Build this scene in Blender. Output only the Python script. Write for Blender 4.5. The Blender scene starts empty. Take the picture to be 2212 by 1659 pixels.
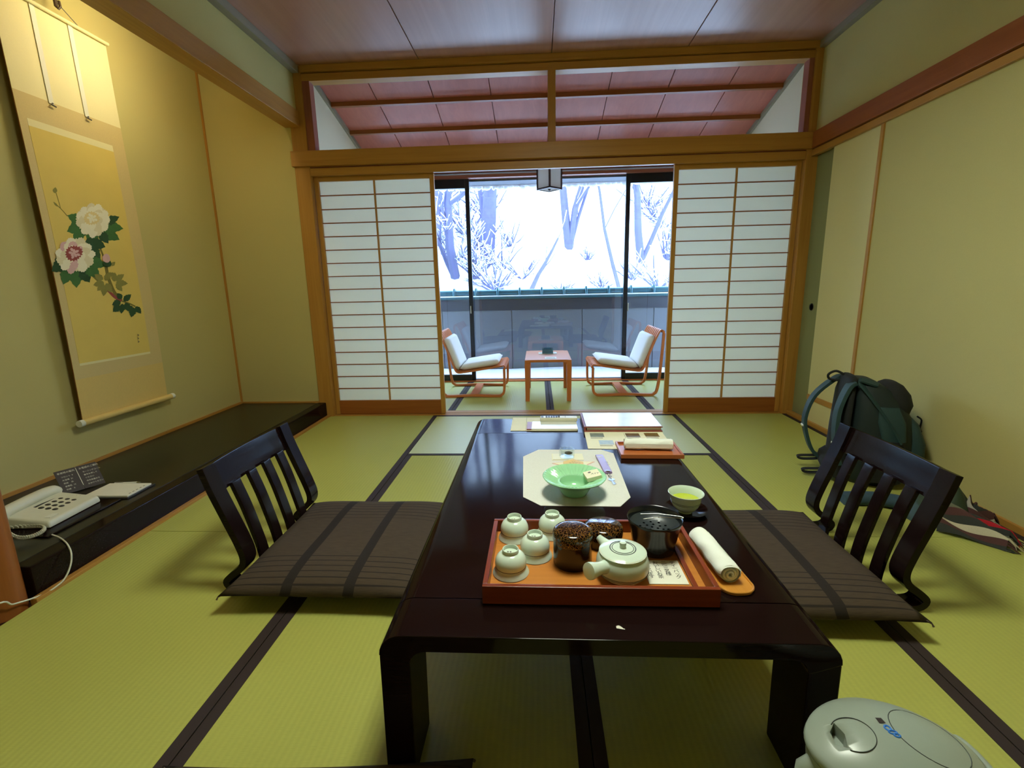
import bpy, bmesh, math, random
from mathutils import Vector, Matrix
PI = math.pi
S = bpy.context.scene
COL = S.collection
# ------------------------------------------------------------------ camera
FPX, YAW, PITCH, ROLL = 1030.2, -0.0569, 0.2036, -0.0210
CAM = Vector((-0.1085, -3.6161, 0.9964))
FW = Vector((math.sin(YAW)*math.cos(PITCH), math.cos(YAW)*math.cos(PITCH), -math.sin(PITCH)))
_r0 = Vector((math.cos(YAW), -math.sin(YAW), 0)); _u0 = _r0.cross(FW)
RT = math.cos(ROLL)*_r0 + math.sin(ROLL)*_u0
UP = -math.sin(ROLL)*_r0 + math.cos(ROLL)*_u0
cam = bpy.data.cameras.new('camera'); camo = bpy.data.objects.new('camera', cam); COL.objects.link(camo)
cam.sensor_fit = 'HORIZONTAL'; cam.sensor_width = 36.0; cam.lens = FPX/2212*36.0
cam.clip_start = 0.02; cam.clip_end = 200
camo.matrix_world = Matrix(((RT.x, UP.x, -FW.x, CAM.x), (RT.y, UP.y, -FW.y, CAM.y), (RT.z, UP.z, -FW.z, CAM.z), (0, 0, 0, 1)))
S.camera = camo
def _ray(u, v): return FW + (u-1106)/FPX*RT - (v-829.5)/FPX*UP
def at_z(u, v, z): d = _ray(u, v); return CAM + d*((z-CAM.z)/d.z)
def at_y(u, v, y): d = _ray(u, v); return CAM + d*((y-CAM.y)/d.y)
def at_x(u, v, x): d = _ray(u, v); return CAM + d*((x-CAM.x)/d.x)
# ------------------------------------------------------------------ world, exposure, lights
W = bpy.data.worlds.new('overcast_sky'); S.world = W; W.use_nodes = True
bg = W.node_tree.nodes['Background']; bg.inputs[0].default_value = (0.50, 0.71, 1.0, 1); bg.inputs[1].default_value = 11.0
S.view_settings.view_transform = 'Standard'; S.view_settings.look = 'None'
S.view_settings.exposure = 0.0; S.view_settings.gamma = 1.0; S.view_settings.use_curve_mapping = False
LAMP_E, ALCOVE_E = 52.0, 56.0
LAMP_C, ALCOVE_C = (0.93, 1.0, 0.82), (1.0, 0.93, 0.60)
S.cycles.max_bounces = 10; S.cycles.diffuse_bounces = 5; S.cycles.glossy_bounces = 4; S.cycles.transparent_max_bounces = 12
S.cycles.sample_clamp_indirect = 6.0
# ------------------------------------------------------------------ materials
def lin(c):
    f = lambda x: x/12.92 if x <= 0.04045 else ((x+0.055)/1.055)**2.4
    return tuple(f(x/255) for x in c) + (1,)
def newmat(name):
    m = bpy.data.materials.new(name); m.use_nodes = True
    nt = m.node_tree; b = nt.nodes['Principled BSDF']
    return m, nt, b
def N(nt, t, **kw):
    n = nt.nodes.new(t)
    for k, v in kw.items():
        if k.startswith('i_'):
            k2 = k[2:]; n.inputs[int(k2) if k2.isdigit() else k2.replace('_', ' ')].default_value = v
        else: setattr(n, k, v)
    return n
def mat(name, rgb, rough=0.5, var=0.06, scale=30, spec=0.5, metal=0.0, coat=0.0, bump=0.0, stretch=(1, 1, 1), sheen=0.0, emit=None):
    m, nt, b = newmat(name); L = nt.links.new
    tc = N(nt, 'ShaderNodeTexCoord'); mp = N(nt, 'ShaderNodeMapping'); mp.inputs['Scale'].default_value = stretch
    L(tc.outputs['Object'], mp.inputs[0])
    nz = N(nt, 'ShaderNodeTexNoise', i_Scale=scale, i_Detail=4.0); L(mp.outputs[0], nz.inputs['Vector'])
    cr = N(nt, 'ShaderNodeMix', data_type='RGBA')
    c = lin(rgb)
    cr.inputs[6].default_value = tuple(max(0, x*(1-var)) for x in c[:3])+(1,)
    cr.inputs[7].default_value = tuple(min(1, x*(1+var)) for x in c[:3])+(1,)
    L(nz.outputs['Fac'], cr.inputs[0]); L(cr.outputs[2], b.inputs['Base Color'])
    b.inputs['Roughness'].default_value = rough; b.inputs['Metallic'].default_value = metal
    b.inputs['Specular IOR Level'].default_value = spec; b.inputs['Coat Weight'].default_value = coat; b.inputs['Coat Roughness'].default_value = 0.08
    if sheen: b.inputs['Sheen Weight'].default_value = sheen
    if bump:
        bp = N(nt, 'ShaderNodeBump', i_Strength=bump, i_Distance=0.002); L(nz.outputs['Fac'], bp.inputs['Height']); L(bp.outputs[0], b.inputs['Normal'])
    if emit:
        b.inputs['Emission Color'].default_value = tuple(emit[0])+(1,); b.inputs['Emission Strength'].default_value = emit[1]
    return m
def wood(name, rgb, dark, axis, rough=0.4, scale=1.0, spec=0.4, contrast=0.7):
    """streaky wood grain running along `axis`"""
    m, nt, b = newmat(name); L = nt.links.new
    tc = N(nt, 'ShaderNodeTexCoord'); mp = N(nt, 'ShaderNodeMapping')
    s = [38*scale, 38*scale, 38*scale]; s['xyz'.index(axis)] = 1.4*scale
    mp.inputs['Scale'].default_value = s
    L(tc.outputs['Object'], mp.inputs[0])
    nz = N(nt, 'ShaderNodeTexNoise', i_Scale=1.0, i_Detail=6.0, i_Roughness=0.62, i_Distortion=0.7); L(mp.outputs[0], nz.inputs['Vector'])
    mr = N(nt, 'ShaderNodeMapRange'); mr.inputs[1].default_value = 0.5-0.25/contrast; mr.inputs[2].default_value = 0.5+0.25/contrast
    L(nz.outputs['Fac'], mr.inputs[0])
    mx = N(nt, 'ShaderNodeMix', data_type='RGBA'); mx.inputs[6].default_value = lin(dark); mx.inputs[7].default_value = lin(rgb)
    L(mr.outputs[0], mx.inputs[0]); L(mx.outputs[2], b.inputs['Base Color'])
    b.inputs['Roughness'].default_value = rough; b.inputs['Specular IOR Level'].default_value = spec
    bp = N(nt, 'ShaderNodeBump', i_Strength=0.08, i_Distance=0.001); L(nz.outputs['Fac'], bp.inputs['Height']); L(bp.outputs[0], b.inputs['Normal'])
    return m
M = {}
for ax in 'xyz':
    M['hinoki_'+ax] = wood('amber_hinoki_'+ax, (194, 144, 68), (166, 116, 48), ax, rough=0.38)
    M['cedar_'+ax] = wood('orange_cedar_'+ax, (164, 98, 44), (132, 72, 28), ax, rough=0.36)
    M['redwood_'+ax] = wood('red_brown_wood_'+ax, (164, 100, 78), (136, 78, 58), ax, rough=0.4)
    M['chair_'+ax] = wood('orange_beech_'+ax, (216, 132, 74), (194, 110, 56), ax, rough=0.35)
M['trim_grey'] = wood('grey_trim_wood', (150, 142, 120), (132, 124, 104), 'y', rough=0.45)
def wall_mat(name, rgb, var=0.05):
    m, nt, b = newmat(name); L = nt.links.new
    tc = N(nt, 'ShaderNodeTexCoord')
    n1 = N(nt, 'ShaderNodeTexNoise', i_Scale=420.0, i_Detail=3.0); L(tc.outputs['Object'], n1.inputs['Vector'])
    n2 = N(nt, 'ShaderNodeTexNoise', i_Scale=2.2, i_Detail=2.0); L(tc.outputs['Object'], n2.inputs['Vector'])
    ad = N(nt, 'ShaderNodeMath', operation='MULTIPLY_ADD'); ad.inputs[1].default_value = 0.6; L(n1.outputs['Fac'], ad.inputs[0])
    sc = N(nt, 'ShaderNodeMath', operation='MULTIPLY'); sc.inputs[1].default_value = 0.4; L(n2.outputs['Fac'], sc.inputs[0]); L(sc.outputs[0], ad.inputs[2])
    mx = N(nt, 'ShaderNodeMix', data_type='RGBA'); c = lin(rgb)
    mx.inputs[6].default_value = tuple(x*(1-2*var) for x in c[:3])+(1,); mx.inputs[7].default_value = tuple(min(1, x*(1+2*var)) for x in c[:3])+(1,)
    L(ad.outputs[0], mx.inputs[0]); L(mx.outputs[2], b.inputs['Base Color'])
    b.inputs['Roughness'].default_value = 0.9; b.inputs['Specular IOR Level'].default_value = 0.15
    bp = N(nt, 'ShaderNodeBump', i_Strength=0.25, i_Distance=0.001); L(n1.outputs['Fac'], bp.inputs['Height']); L(bp.outputs[0], b.inputs['Normal'])
    return m
M['plaster'] = wall_mat('sand_plaster', (196, 185, 124))
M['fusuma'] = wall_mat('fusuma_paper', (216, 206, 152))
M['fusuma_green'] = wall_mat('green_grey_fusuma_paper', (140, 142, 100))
M['white_plaster'] = wall_mat('pale_plaster', (220, 210, 178))
def tatami(name, along, rgb=(180, 181, 92)):
    m, nt, b = newmat(name); L = nt.links.new
    tc = N(nt, 'ShaderNodeTexCoord'); sp = N(nt, 'ShaderNodeSeparateXYZ'); L(tc.outputs['Object'], sp.inputs[0])
    o = sp.outputs[0] if along == 'y' else sp.outputs[1]
    mu = N(nt, 'ShaderNodeMath', operation='MULTIPLY'); mu.inputs[1].default_value = 2*PI/0.0155; L(o, mu.inputs[0])
    sn = N(nt, 'ShaderNodeMath', operation='SINE'); L(mu.outputs[0], sn.inputs[0])
    mp = N(nt, 'ShaderNodeMapping'); mp.inputs['Scale'].default_value = (40, 900, 1) if along == 'y' else (900, 40, 1); L(tc.outputs['Object'], mp.inputs[0])
    nz = N(nt, 'ShaderNodeTexNoise', i_Scale=1.0, i_Detail=3.0); L(mp.outputs[0], nz.inputs['Vector'])
    n2 = N(nt, 'ShaderNodeTexNoise', i_Scale=1.7, i_Detail=2.0); L(tc.outputs['Object'], n2.inputs['Vector'])
    a = N(nt, 'ShaderNodeMath', operation='MULTIPLY_ADD'); a.inputs[1].default_value = 0.09; L(sn.outputs[0], a.inputs[0]); L(nz.outputs['Fac'], a.inputs[2])
    a2 = N(nt, 'ShaderNodeMath', operation='MULTIPLY_ADD'); a2.inputs[1].default_value = 0.5; L(n2.outputs['Fac'], a2.inputs[0]); L(a.outputs[0], a2.inputs[2])
    mr = N(nt, 'ShaderNodeMapRange'); mr.inputs[1].default_value = 0.3; mr.inputs[2].default_value = 1.2; L(a2.outputs[0], mr.inputs[0])
    mx = N(nt, 'ShaderNodeMix', data_type='RGBA'); c = lin(rgb)
    mx.inputs[6].default_value = tuple(x*0.84 for x in c[:3])+(1,); mx.inputs[7].default_value = tuple(min(1, x*1.12) for x in c[:3])+(1,)
    L(mr.outputs[0], mx.inputs[0]); L(mx.outputs[2], b.inputs['Base Color'])
    b.inputs['Roughness'].default_value = 0.42; b.inputs['Specular IOR Level'].default_value = 0.7
    b.inputs['Anisotropic'].default_value = 0.85
    tv = N(nt, 'ShaderNodeCombineXYZ'); tv.inputs[1 if along == 'y' else 0].default_value = 1.0
    L(tv.outputs[0], b.inputs['Tangent'])
    bp = N(nt, 'ShaderNodeBump', i_Strength=0.15, i_Distance=0.001); L(sn.outputs[0], bp.inputs['Height']); L(bp.outputs[0], b.inputs['Normal'])
    return m
M['tatami_y'] = tatami('tatami_rush_lengthwise', 'y'); M['tatami_x'] = tatami('tatami_rush_crosswise', 'x')
M['heri'] = mat('dark_brown_heri_cloth', (46, 32, 30), 0.8, 0.2, 900)
def lacquer(name, rgb, rough, refl):
    m = mat(name, rgb, 0.6, 0.25, 14, spec=0.0, stretch=(1, 14, 14)); nt = m.node_tree; L = nt.links.new
    b = nt.nodes['Principled BSDF']; g = N(nt, 'ShaderNodeBsdfGlossy'); g.inputs[0].default_value = tuple(refl)+(1,); g.inputs['Roughness'].default_value = rough
    f = N(nt, 'ShaderNodeFresnel'); f.inputs['IOR'].default_value = 1.42; mx = N(nt, 'ShaderNodeMixShader')
    L(f.outputs[0], mx.inputs[0]); L(b.outputs[0], mx.inputs[1]); L(g.outputs[0], mx.inputs[2]); L(mx.outputs[0], nt.nodes['Material Output'].inputs[0])
    return m
M['lacquer'] = lacquer('dark_brown_lacquer', (26, 14, 13), 0.10, (0.45, 0.45, 0.45))
M['lacquer_chair'] = lacquer('dark_chair_lacquer', (24, 13, 12), 0.14, (0.45, 0.45, 0.45))
M['black_lacquer'] = mat('black_platform_lacquer', (26, 24, 16), 0.3, 0.2, 30, spec=0.45)
M['cushion_core'] = mat('brown_cloth_plain', (84, 70, 58), 0.9, 0.1, 500)
M['white'] = mat('white_plastic', (226, 226, 212), 0.35)
M['offwhite'] = mat('cream_plastic', (214, 212, 190), 0.4)
M['grey_plastic'] = mat('pale_grey_plastic', (148, 158, 146), 0.28, 0.03)
M['dark_plastic'] = mat('dark_plastic', (38, 36, 34), 0.4)
M['blackfab'] = mat('black_fabric', (22, 24, 24), 0.85, 0.2, 300, bump=0.3)
M['tealfab'] = mat('teal_nylon', (34, 62, 64), 0.62, 0.15, 60, bump=0.3)
M['teal_dark'] = mat('dark_teal_nylon', (17, 33, 33), 0.66, 0.15, 60, bump=0.3)
M['celadon'] = mat('celadon_porcelain', (212, 228, 212), 0.14, 0.03, 8, spec=0.6)
M['celadon_ring'] = mat('blue_grey_glaze', (96, 104, 104), 0.2)
M['foot_ring'] = mat('unglazed_foot', (222, 210, 176), 0.6)
M['mint'] = mat('mint_green_glaze', (158, 214, 168), 0.12, 0.05, 12, spec=0.6)
M['tea'] = mat('green_tea', (176, 190, 40), 0.05, 0.02)
M['black_glaze'] = mat('black_glaze', (18, 22, 26), 0.2)
M['metal'] = mat('steel', (200, 200, 196), 0.25, metal=1.0)
M['towel'] = mat('white_terry', (240, 243, 232), 0.95, 0.05, 700, bump=0.6)
M['paper'] = mat('white_paper', (228, 226, 210), 0.8, 0.03)
M['paper_cream'] = mat('cream_paper', (228, 224, 196), 0.8, 0.04)
M['ink'] = mat('black_ink', (22, 20, 20), 0.7)
M['ink_soft'] = mat('grey_ink', (92, 90, 86), 0.7)
M['snow'] = mat('fresh_snow', (244, 247, 252), 0.9, 0.02, 3)
M['bark'] = mat('glare_tinted_bark', (88, 88, 122), 0.9, 0.25, 9)  # outdoor glare is put into the bark colour as a lavender tint
M['sash'] = mat('black_window_sash', (14, 18, 30), 0.35)
M['sash_line'] = mat('aluminium_edge', (180, 190, 214), 0.4)
M['glazed_tile'] = mat('blue_grey_roof', (176, 206, 206), 0.35)
M['parapet'] = mat('grey_board_wall', (92, 97, 106), 0.7, 0.08, 40)
M['parapet_shadow'] = mat('cap_shadow_colour', (24, 30, 50), 0.5)  # shade under the parapet cap, put into a colour
M['cap_metal'] = mat('teal_roof_metal', (46, 96, 110), 0.25, metal=0.4)
M['cushion_white'] = mat('white_upholstery', (234, 234, 230), 0.9, 0.05, 500, bump=0.2)

def glass_mat(name, tint=(1, 1, 1), ior=1.5, rough=0.0):
    m = bpy.data.materials.new(name); m.use_nodes = True; nt = m.node_tree; nt.nodes.clear(); L = nt.links.new
    out = N(nt, 'ShaderNodeOutputMaterial'); mx = N(nt, 'ShaderNodeMixShader')
    tr = N(nt, 'ShaderNodeBsdfTransparent'); tr.inputs[0].default_value = tuple(tint)+(1,)
    gl = N(nt, 'ShaderNodeBsdfGlossy'); gl.inputs['Roughness'].default_value = rough; gl.inputs[0].default_value = (1, 1, 1, 1)
    ge = N(nt, 'ShaderNodeNewGeometry'); mi = N(nt, 'ShaderNodeMix', data_type='FLOAT'); mi.inputs[2].default_value = ior; mi.inputs[3].default_value = 1/ior
    L(ge.outputs['Backfacing'], mi.inputs[0])
    fr = N(nt, 'ShaderNodeFresnel'); L(mi.outputs[0], fr.inputs['IOR'])
    L(fr.outputs[0], mx.inputs[0]); L(tr.outputs[0], mx.inputs[1]); L(gl.outputs[0], mx.inputs[2]); L(mx.outputs[0], out.inputs[0])
    return m
M['glass'] = glass_mat('window_glass', (0.97, 0.985, 1.0), 1.6)
M['clear_glass'] = glass_mat('clear_glass', (0.9, 0.94, 0.94), 1.6)
M['teal_glass'] = glass_mat('teal_glass', (0.35, 0.62, 0.66), 1.6)
def paper_screen(name, rgb, trans=0.55):
    m, nt, b = newmat(name); L = nt.links.new
    b.inputs['Base Color'].default_value = lin(rgb); b.inputs['Roughness'].default_value = 0.9; b.inputs['Specular IOR Level'].default_value = 0.1
    tl = N(nt, 'ShaderNodeBsdfTranslucent'); tl.inputs[0].default_value = lin(rgb)
    nz = N(nt, 'ShaderNodeTexNoise', i_Scale=60.0, i_Detail=4.0); tc = N(nt, 'ShaderNodeTexCoord'); L(tc.outputs['Object'], nz.inputs['Vector'])
    mr = N(nt, 'ShaderNodeMapRange'); mr.inputs[3].default_value = trans-0.03; mr.inputs[4].default_value = trans+0.03; L(nz.outputs['Fac'], mr.inputs[0])
    mx = N(nt, 'ShaderNodeMixShader'); L(mr.outputs[0], mx.inputs[0]); L(b.outputs[0], mx.inputs[1]); L(tl.outputs[0], mx.inputs[2])
    L(mx.outputs[0], nt.nodes['Material Output'].inputs[0])
    return m
M['shoji_paper'] = paper_screen('shoji_paper', (247, 246, 234))
M['lamp_paper'] = paper_screen('lantern_paper', (246, 244, 242), 0.68)
def ceiling_mat(name, rgb, dark, axis, rough):
    return wood(name, rgb, dark, axis, rough=rough, scale=0.45, spec=0.5, contrast=0.8)
M['ceil_main'] = ceiling_mat('pink_brown_ceiling_board', (190, 140, 116), (168, 120, 98), 'y', 0.34)
M['ceil_porch'] = ceiling_mat('rose_cedar_ceiling_board', (200, 118, 98), (174, 96, 80), 'y', 0.36)
# ------------------------------------------------------------------ mesh helpers
class B:
    def __init__(s): s.v = []; s.f = []
    def add(s, v, f):
        o = len(s.v); s.v += [tuple(x) for x in v]; s.f += [tuple(i+o for i in q) for q in f]; return s
    def box(s, a, b):
        x0, y0, z0 = a; x1, y1, z1 = b
        if x0 > x1: x0, x1 = x1, x0
        if y0 > y1: y0, y1 = y1, y0
        if z0 > z1: z0, z1 = z1, z0
        return s.add([(x0, y0, z0), (x1, y0, z0), (x1, y1, z0), (x0, y1, z0), (x0, y0, z1), (x1, y0, z1), (x1, y1, z1), (x0, y1, z1)],
                     [(0, 3, 2, 1), (4, 5, 6, 7), (0, 1, 5, 4), (1, 2, 6, 5), (2, 3, 7, 6), (3, 0, 4, 7)])
    def hexa(s, P):  # 8 points: bottom 4 ccw then top 4
        return s.add(P, [(0, 3, 2, 1), (4, 5, 6, 7), (0, 1, 5, 4), (1, 2, 6, 5), (2, 3, 7, 6), (3, 0, 4, 7)])
    def lathe(s, prof, n=32, c=(0, 0, 0), sx=1, sy=1):
        v = []; f = []; m = len(prof)
        for k in range(n):
            a = 2*PI*k/n
            for r, z in prof: v.append((c[0]+r*math.cos(a)*sx, c[1]+r*math.sin(a)*sy, c[2]+z))
        for k in range(n):
            k2 = (k+1) % n
            for j in range(m-1): f.append((k*m+j, k2*m+j, k2*m+j+1, k*m+j+1))
        if prof[0][0] > 1e-6: f.append(tuple(k*m for k in reversed(range(n))))
        if prof[-1][0] > 1e-6: f.append(tuple(k*m+m-1 for k in range(n)))
        return s.add(v, f)
    def tube(s, pts, rad, n=8, caps=True, closed=False, flat=None):
        pts = [Vector(p) for p in pts]; m = len(pts)
        if not hasattr(rad, '__len__'): rad = [rad]*m
        prev = None; v = []; f = []
        for i in range(m):
            if closed: t = pts[(i+1) % m]-pts[i-1]
            else: t = pts[min(i+1, m-1)]-pts[max(i-1, 0)]
            t.normalize()
            if prev is None:
                a = Vector((0, 0, 1)) if abs(t.z) < 0.9 else Vector((1, 0, 0))
                if flat is not None: a = Vector(flat)
                u = (a - t*a.dot(t)).normalized()
            else: u = (prev - t*prev.dot(t)).normalized()
            if flat is not None:
                a = Vector(flat); q = a - t*a.dot(t)
                if q.length > 1e-4: u = q.normalized()
            prev = u; w = t.cross(u)
            r = rad[i]; ru, rw = (r if hasattr(r, '__len__') else (r, r))
            for k in range(n):
                an = 2*PI*k/n; v.append(pts[i]+u*(ru*math.cos(an))+w*(rw*math.sin(an)))
        for i in range(m if closed else m-1):
            i2 = (i+1) % m
            for k in range(n): f.append((i*n+k, i*n+(k+1) % n, i2*n+(k+1) % n, i2*n+k))
        if caps and not closed: f.append(tuple(reversed(range(n)))); f.append(tuple((m-1)*n+k for k in range(n)))
        return s.add(v, f)
    def bar(s, pts, side, hw, ht, closed=False):
        """flat bar swept along pts: half width hw along the fixed vector `side`, half thickness ht across"""
        pts = [Vector(p) for p in pts]; m = len(pts); sd = Vector(side).normalized(); v = []; f = []
        hwl = hw if hasattr(hw, '__len__') else [hw]*m; htl = ht if hasattr(ht, '__len__') else [ht]*m
        for i in range(m):
            t = (pts[(i+1) % m]-pts[i-1]) if closed else (pts[min(i+1, m-1)]-pts[max(i-1, 0)])
            nn = t.cross(sd).normalized()
            for a, b in ((-1, -1), (1, -1), (1, 1), (-1, 1)): v.append(pts[i]+sd*(a*hwl[i])+nn*(b*htl[i]))
        for i in range(m if closed else m-1):
            j = (i+1) % m
            for k in range(4): f.append((i*4+k, i*4+(k+1) % 4, j*4+(k+1) % 4, j*4+k))
        if not closed: f.append((3, 2, 1, 0)); f.append(tuple((m-1)*4+k for k in range(4)))
        return s.add(v, f)
    def prism(s, poly, z0, z1):
        n = len(poly)
        a = sum(poly[i][0]*poly[(i+1) % n][1]-poly[(i+1) % n][0]*poly[i][1] for i in range(n))
        if a < 0: poly = poly[::-1]
        v = [(x, y, z0) for x, y in poly]+[(x, y, z1) for x, y in poly]
        f = [tuple(reversed(range(n))), tuple(range(n, 2*n))]+[(i, (i+1) % n, (i+1) % n+n, i+n) for i in range(n)]
        return s.add(v, f)
    def grid(s, nu, nv, fn):
        v = [fn(i/nu, j/nv) for j in range(nv+1) for i in range(nu+1)]
        f = [(j*(nu+1)+i, j*(nu+1)+i+1, (j+1)*(nu+1)+i+1, (j+1)*(nu+1)+i) for j in range(nv) for i in range(nu)]
        return s.add(v, f)
    def sphere(s, c, r, n=12, m=8):
        rx, ry, rz = r if hasattr(r, '__len__') else (r, r, r)
        return s.lathe([(max(1e-7, math.sin(PI*j/m)), -math.cos(PI*j/m)) for j in range(m+1)], n) if False else s._sph(c, (rx, ry, rz), n, m)
    def _sph(s, c, r, n, m):
        v = [(c[0], c[1], c[2]-r[2])]; f = []
        for j in range(1, m):
            for k in range(n):
                a = 2*PI*k/n; v.append((c[0]+r[0]*math.sin(PI*j/m)*math.cos(a), c[1]+r[1]*math.sin(PI*j/m)*math.sin(a), c[2]-r[2]*math.cos(PI*j/m)))
        v.append((c[0], c[1], c[2]+r[2])); t = len(v)-1
        for k in range(n):
            k2 = (k+1) % n; f.append((0, 1+k2, 1+k)); f.append((t, 1+(m-2)*n+k, 1+(m-2)*n+k2))
            for j in range(m-2): f.append((1+j*n+k, 1+j*n+k2, 1+(j+1)*n+k2, 1+(j+1)*n+k))
        return s.add(v, f)
    def rot(s, ang, axis='z', c=(0, 0, 0)):
        R = Matrix.Rotation(ang, 3, axis.upper()); c = Vector(c)
        s.v = [tuple(R @ (Vector(p)-c)+c) for p in s.v]; return s
    def move(s, d): s.v = [(p[0]+d[0], p[1]+d[1], p[2]+d[2]) for p in s.v]; return s
    def build(s, name, material, parent=None, loc=(0, 0, 0), rotz=0, smooth=0, bevel=0, seg=2):
        me = bpy.data.meshes.new(name); me.from_pydata(s.v, [], s.f); me.update()
        bm = bmesh.new(); bm.from_mesh(me)
        bmesh.ops.recalc_face_normals(bm, faces=bm.faces)
        if bevel:
            es = [e for e in bm.edges if len(e.link_faces) == 2 and e.calc_face_angle(0) > 0.6]
            bmesh.ops.bevel(bm, geom=es, offset=bevel, segments=seg, affect='EDGES', profile=0.5, clamp_overlap=True)
        bm.to_mesh(me); bm.free()
        if smooth or bevel:
            me.polygons.foreach_set('use_smooth', [True]*len(me.polygons)); me.set_sharp_from_angle(angle=math.radians(smooth or 40))
        me.materials.append(M[material] if isinstance(material, str) else material)
        o = bpy.data.objects.new(name, me); COL.objects.link(o); o.location = loc
        if bevel:
            wn = o.modifiers.new('weighted_normals', 'WEIGHTED_NORMAL'); wn.keep_sharp = True; wn.weight = 100; o.rotation_euler = (0, 0, rotz)
        if parent is not None: o.parent = parent
        return o
def bx(a, b): return B().box(a, b)
def tag(o, label, cat, group=None):
    o['label'] = label; o['category'] = cat
    if group: o['group'] = group
    return o
def thing(name, label, cat, loc=(0, 0, 0), rotz=0, group=None):
    o = bpy.data.objects.new(name, None); COL.objects.link(o); o.empty_display_size = 0.05
    o.location = loc; o.rotation_euler = (0, 0, rotz); return tag(o, label, cat, group)
def struct(o, label=None):
    o['kind'] = 'structure'
    if label: o['label'] = label
    return o
def sroot(name, label=None, loc=(0, 0, 0)):
    o = bpy.data.objects.new(name, None); COL.objects.link(o); o.location = loc; return struct(o, label)
def dup(root, loc, rotz, label=None, group=None):
    r = root.copy(); COL.objects.link(r); r.location = loc; r.rotation_euler = (0, 0, rotz)
    if label: r['label'] = label
    if group: r['group'] = group
    for ch in list(root.children):
        c = ch.copy(); COL.objects.link(c); c.parent = r
        for g in list(ch.children):
            d = g.copy(); COL.objects.link(d); d.parent = c
    return r
def share(o, loc, parent, rotz=0):
    c = o.copy(); COL.objects.link(c); c.location = loc; c.rotation_euler = (0, 0, rotz); c.parent = parent; return c
def text(name, body, size, material, parent, matrix, align='LEFT', spacing=1.0, line=1.0, extrude=0.0):
    cu = bpy.data.curves.new(name, 'FONT'); cu.body = body; cu.size = size; cu.align_x = align; cu.space_character = spacing; cu.space_line = line; cu.extrude = extrude
    cu.resolution_u = 2
    t = bpy.data.objects.new(name, cu); COL.objects.link(t)
    me = bpy.data.meshes.new_from_object(t.evaluated_get(bpy.context.evaluated_depsgraph_get()))
    bpy.data.objects.remove(t); bpy.data.curves.remove(cu)
    me.materials.clear(); me.materials.append(M[material]); me.name = name
    o = bpy.data.objects.new(name, me); COL.objects.link(o); o.parent = parent; o.matrix_local = matrix
    return o
def cut(o, cutter):
    """carve the cutter's volume out of o"""
    c = cutter.build('cutter', o.data.materials[0], o.parent); bpy.context.view_layer.update()
    md = o.modifiers.new('cut', 'BOOLEAN'); md.operation = 'DIFFERENCE'; md.solver = 'EXACT'; md.object = c
    me = bpy.data.meshes.new_from_object(o.evaluated_get(bpy.context.evaluated_depsgraph_get()))
    o.modifiers.remove(md); bpy.data.objects.remove(c)
    if len(me.polygons) > 8: o.data = me
    return o
def smoothpath(pts, n=6):
    """Catmull-Rom through pts"""
    P = [Vector(p) for p in pts]; P = [P[0]*2-P[1]]+P+[P[-1]*2-P[-2]]; out = []
    for i in range(1, len(P)-2):
        for k in range(n):
            t = k/n; a, b, c, d = P[i-1:i+3]
            out.append(0.5*((2*b)+(c-a)*t+(2*a-5*b+4*c-d)*t*t+(3*b-a-3*c+d)*t**3))
    return out+[P[-2]]
# ================================================================== SETTING
XL, XR, YF, ZC = -1.80, 1.78, -4.60, 2.52
fl = struct(bx((-2.65, -4.7, -0.09), (1.95, 1.46, -0.03)).build('floor', 'cedar_x'), 'tatami floor of the room and the window porch')
def tatami_mat(x0, x1, y0, y1, along, edges='both', m=None):
    cx, cy = (x0+x1)/2, (y0+y1)/2; g = 0.0015
    hx, hy = (x1-x0)/2-g, (y1-y0)/2-g
    o = bx((-hx, -hy, -0.03), (hx, hy, 0)).build('tatami_mat', 'tatami_'+(m or along), fl, (cx, cy, 0))
    h = 0.03
    for s in (-1, 1):
        if (s < 0 and edges == 'hi') or (s > 0 and edges == 'lo'): continue
        if along == 'y': b = bx((s*hx, -hy, -0.02), (s*(hx-h), hy, 0.0016))
        else: b = bx((-hx, s*hy, -0.02), (hx, s*(hy-h), 0.0016))
        b.build('cloth_border', 'heri', o)
for y0, y1 in ((-1.83, 0), (-3.65, -1.83), (-4.6, -3.65)):
    tatami_mat(-1.775, -0.91, y0, y1, 'y', 'hi'); tatami_mat(0.91, 1.765, y0, y1, 'y')
tatami_mat(-0.91, 0.91, -0.91, 0, 'x')
for y0, y1 in ((-3.2, -0.91), (-4.6, -3.2)):
    tatami_mat(-0.91, 0, y0, y1, 'y'); tatami_mat(0, 0.91, y0, y1, 'y')
for x0, x1 in ((-1.70, -0.825), (-0.825, -0.015), (-0.015, 0.79), (0.79, 1.70)): tatami_mat(x0, x1, 0.13, 1.33, 'y')
tn = [0]
def trim(b, material, label=None, bevel=0.003):
    tn[0] += 1
    return struct(b.build('trim_%d' % tn[0], material, bevel=bevel), label)
def part(b, name, material, parent, bevel=0.003, **k): return b.build(name, material, parent, bevel=bevel, **k)
# ---- threshold between room and porch, floor strips
th = trim(bx((-1.75, 0.0, -0.03), (1.74, 0.03, 0.004)), 'hinoki_x', 'wooden threshold under the shoji screens')
part(bx((-1.75, 0.036, -0.03), (1.74, 0.062, 0.004)), 'track', 'hinoki_x', th); part(bx((-1.75, 0.068, -0.03), (1.74, 0.13, 0.006)), 'track', 'hinoki_x', th)
trim(bx((-1.80, -2.30, -0.03), (-1.775, 0, 0.012)), 'hinoki_y', 'thin wooden strip along the foot of the alcove')
bb = struct(bx((1.765, YF, -0.03), (1.80, 0.0, 0.028)).build('baseboard_right', 'hinoki_y', bevel=0.003), 'low wooden rail along the foot of the right wall')
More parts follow.
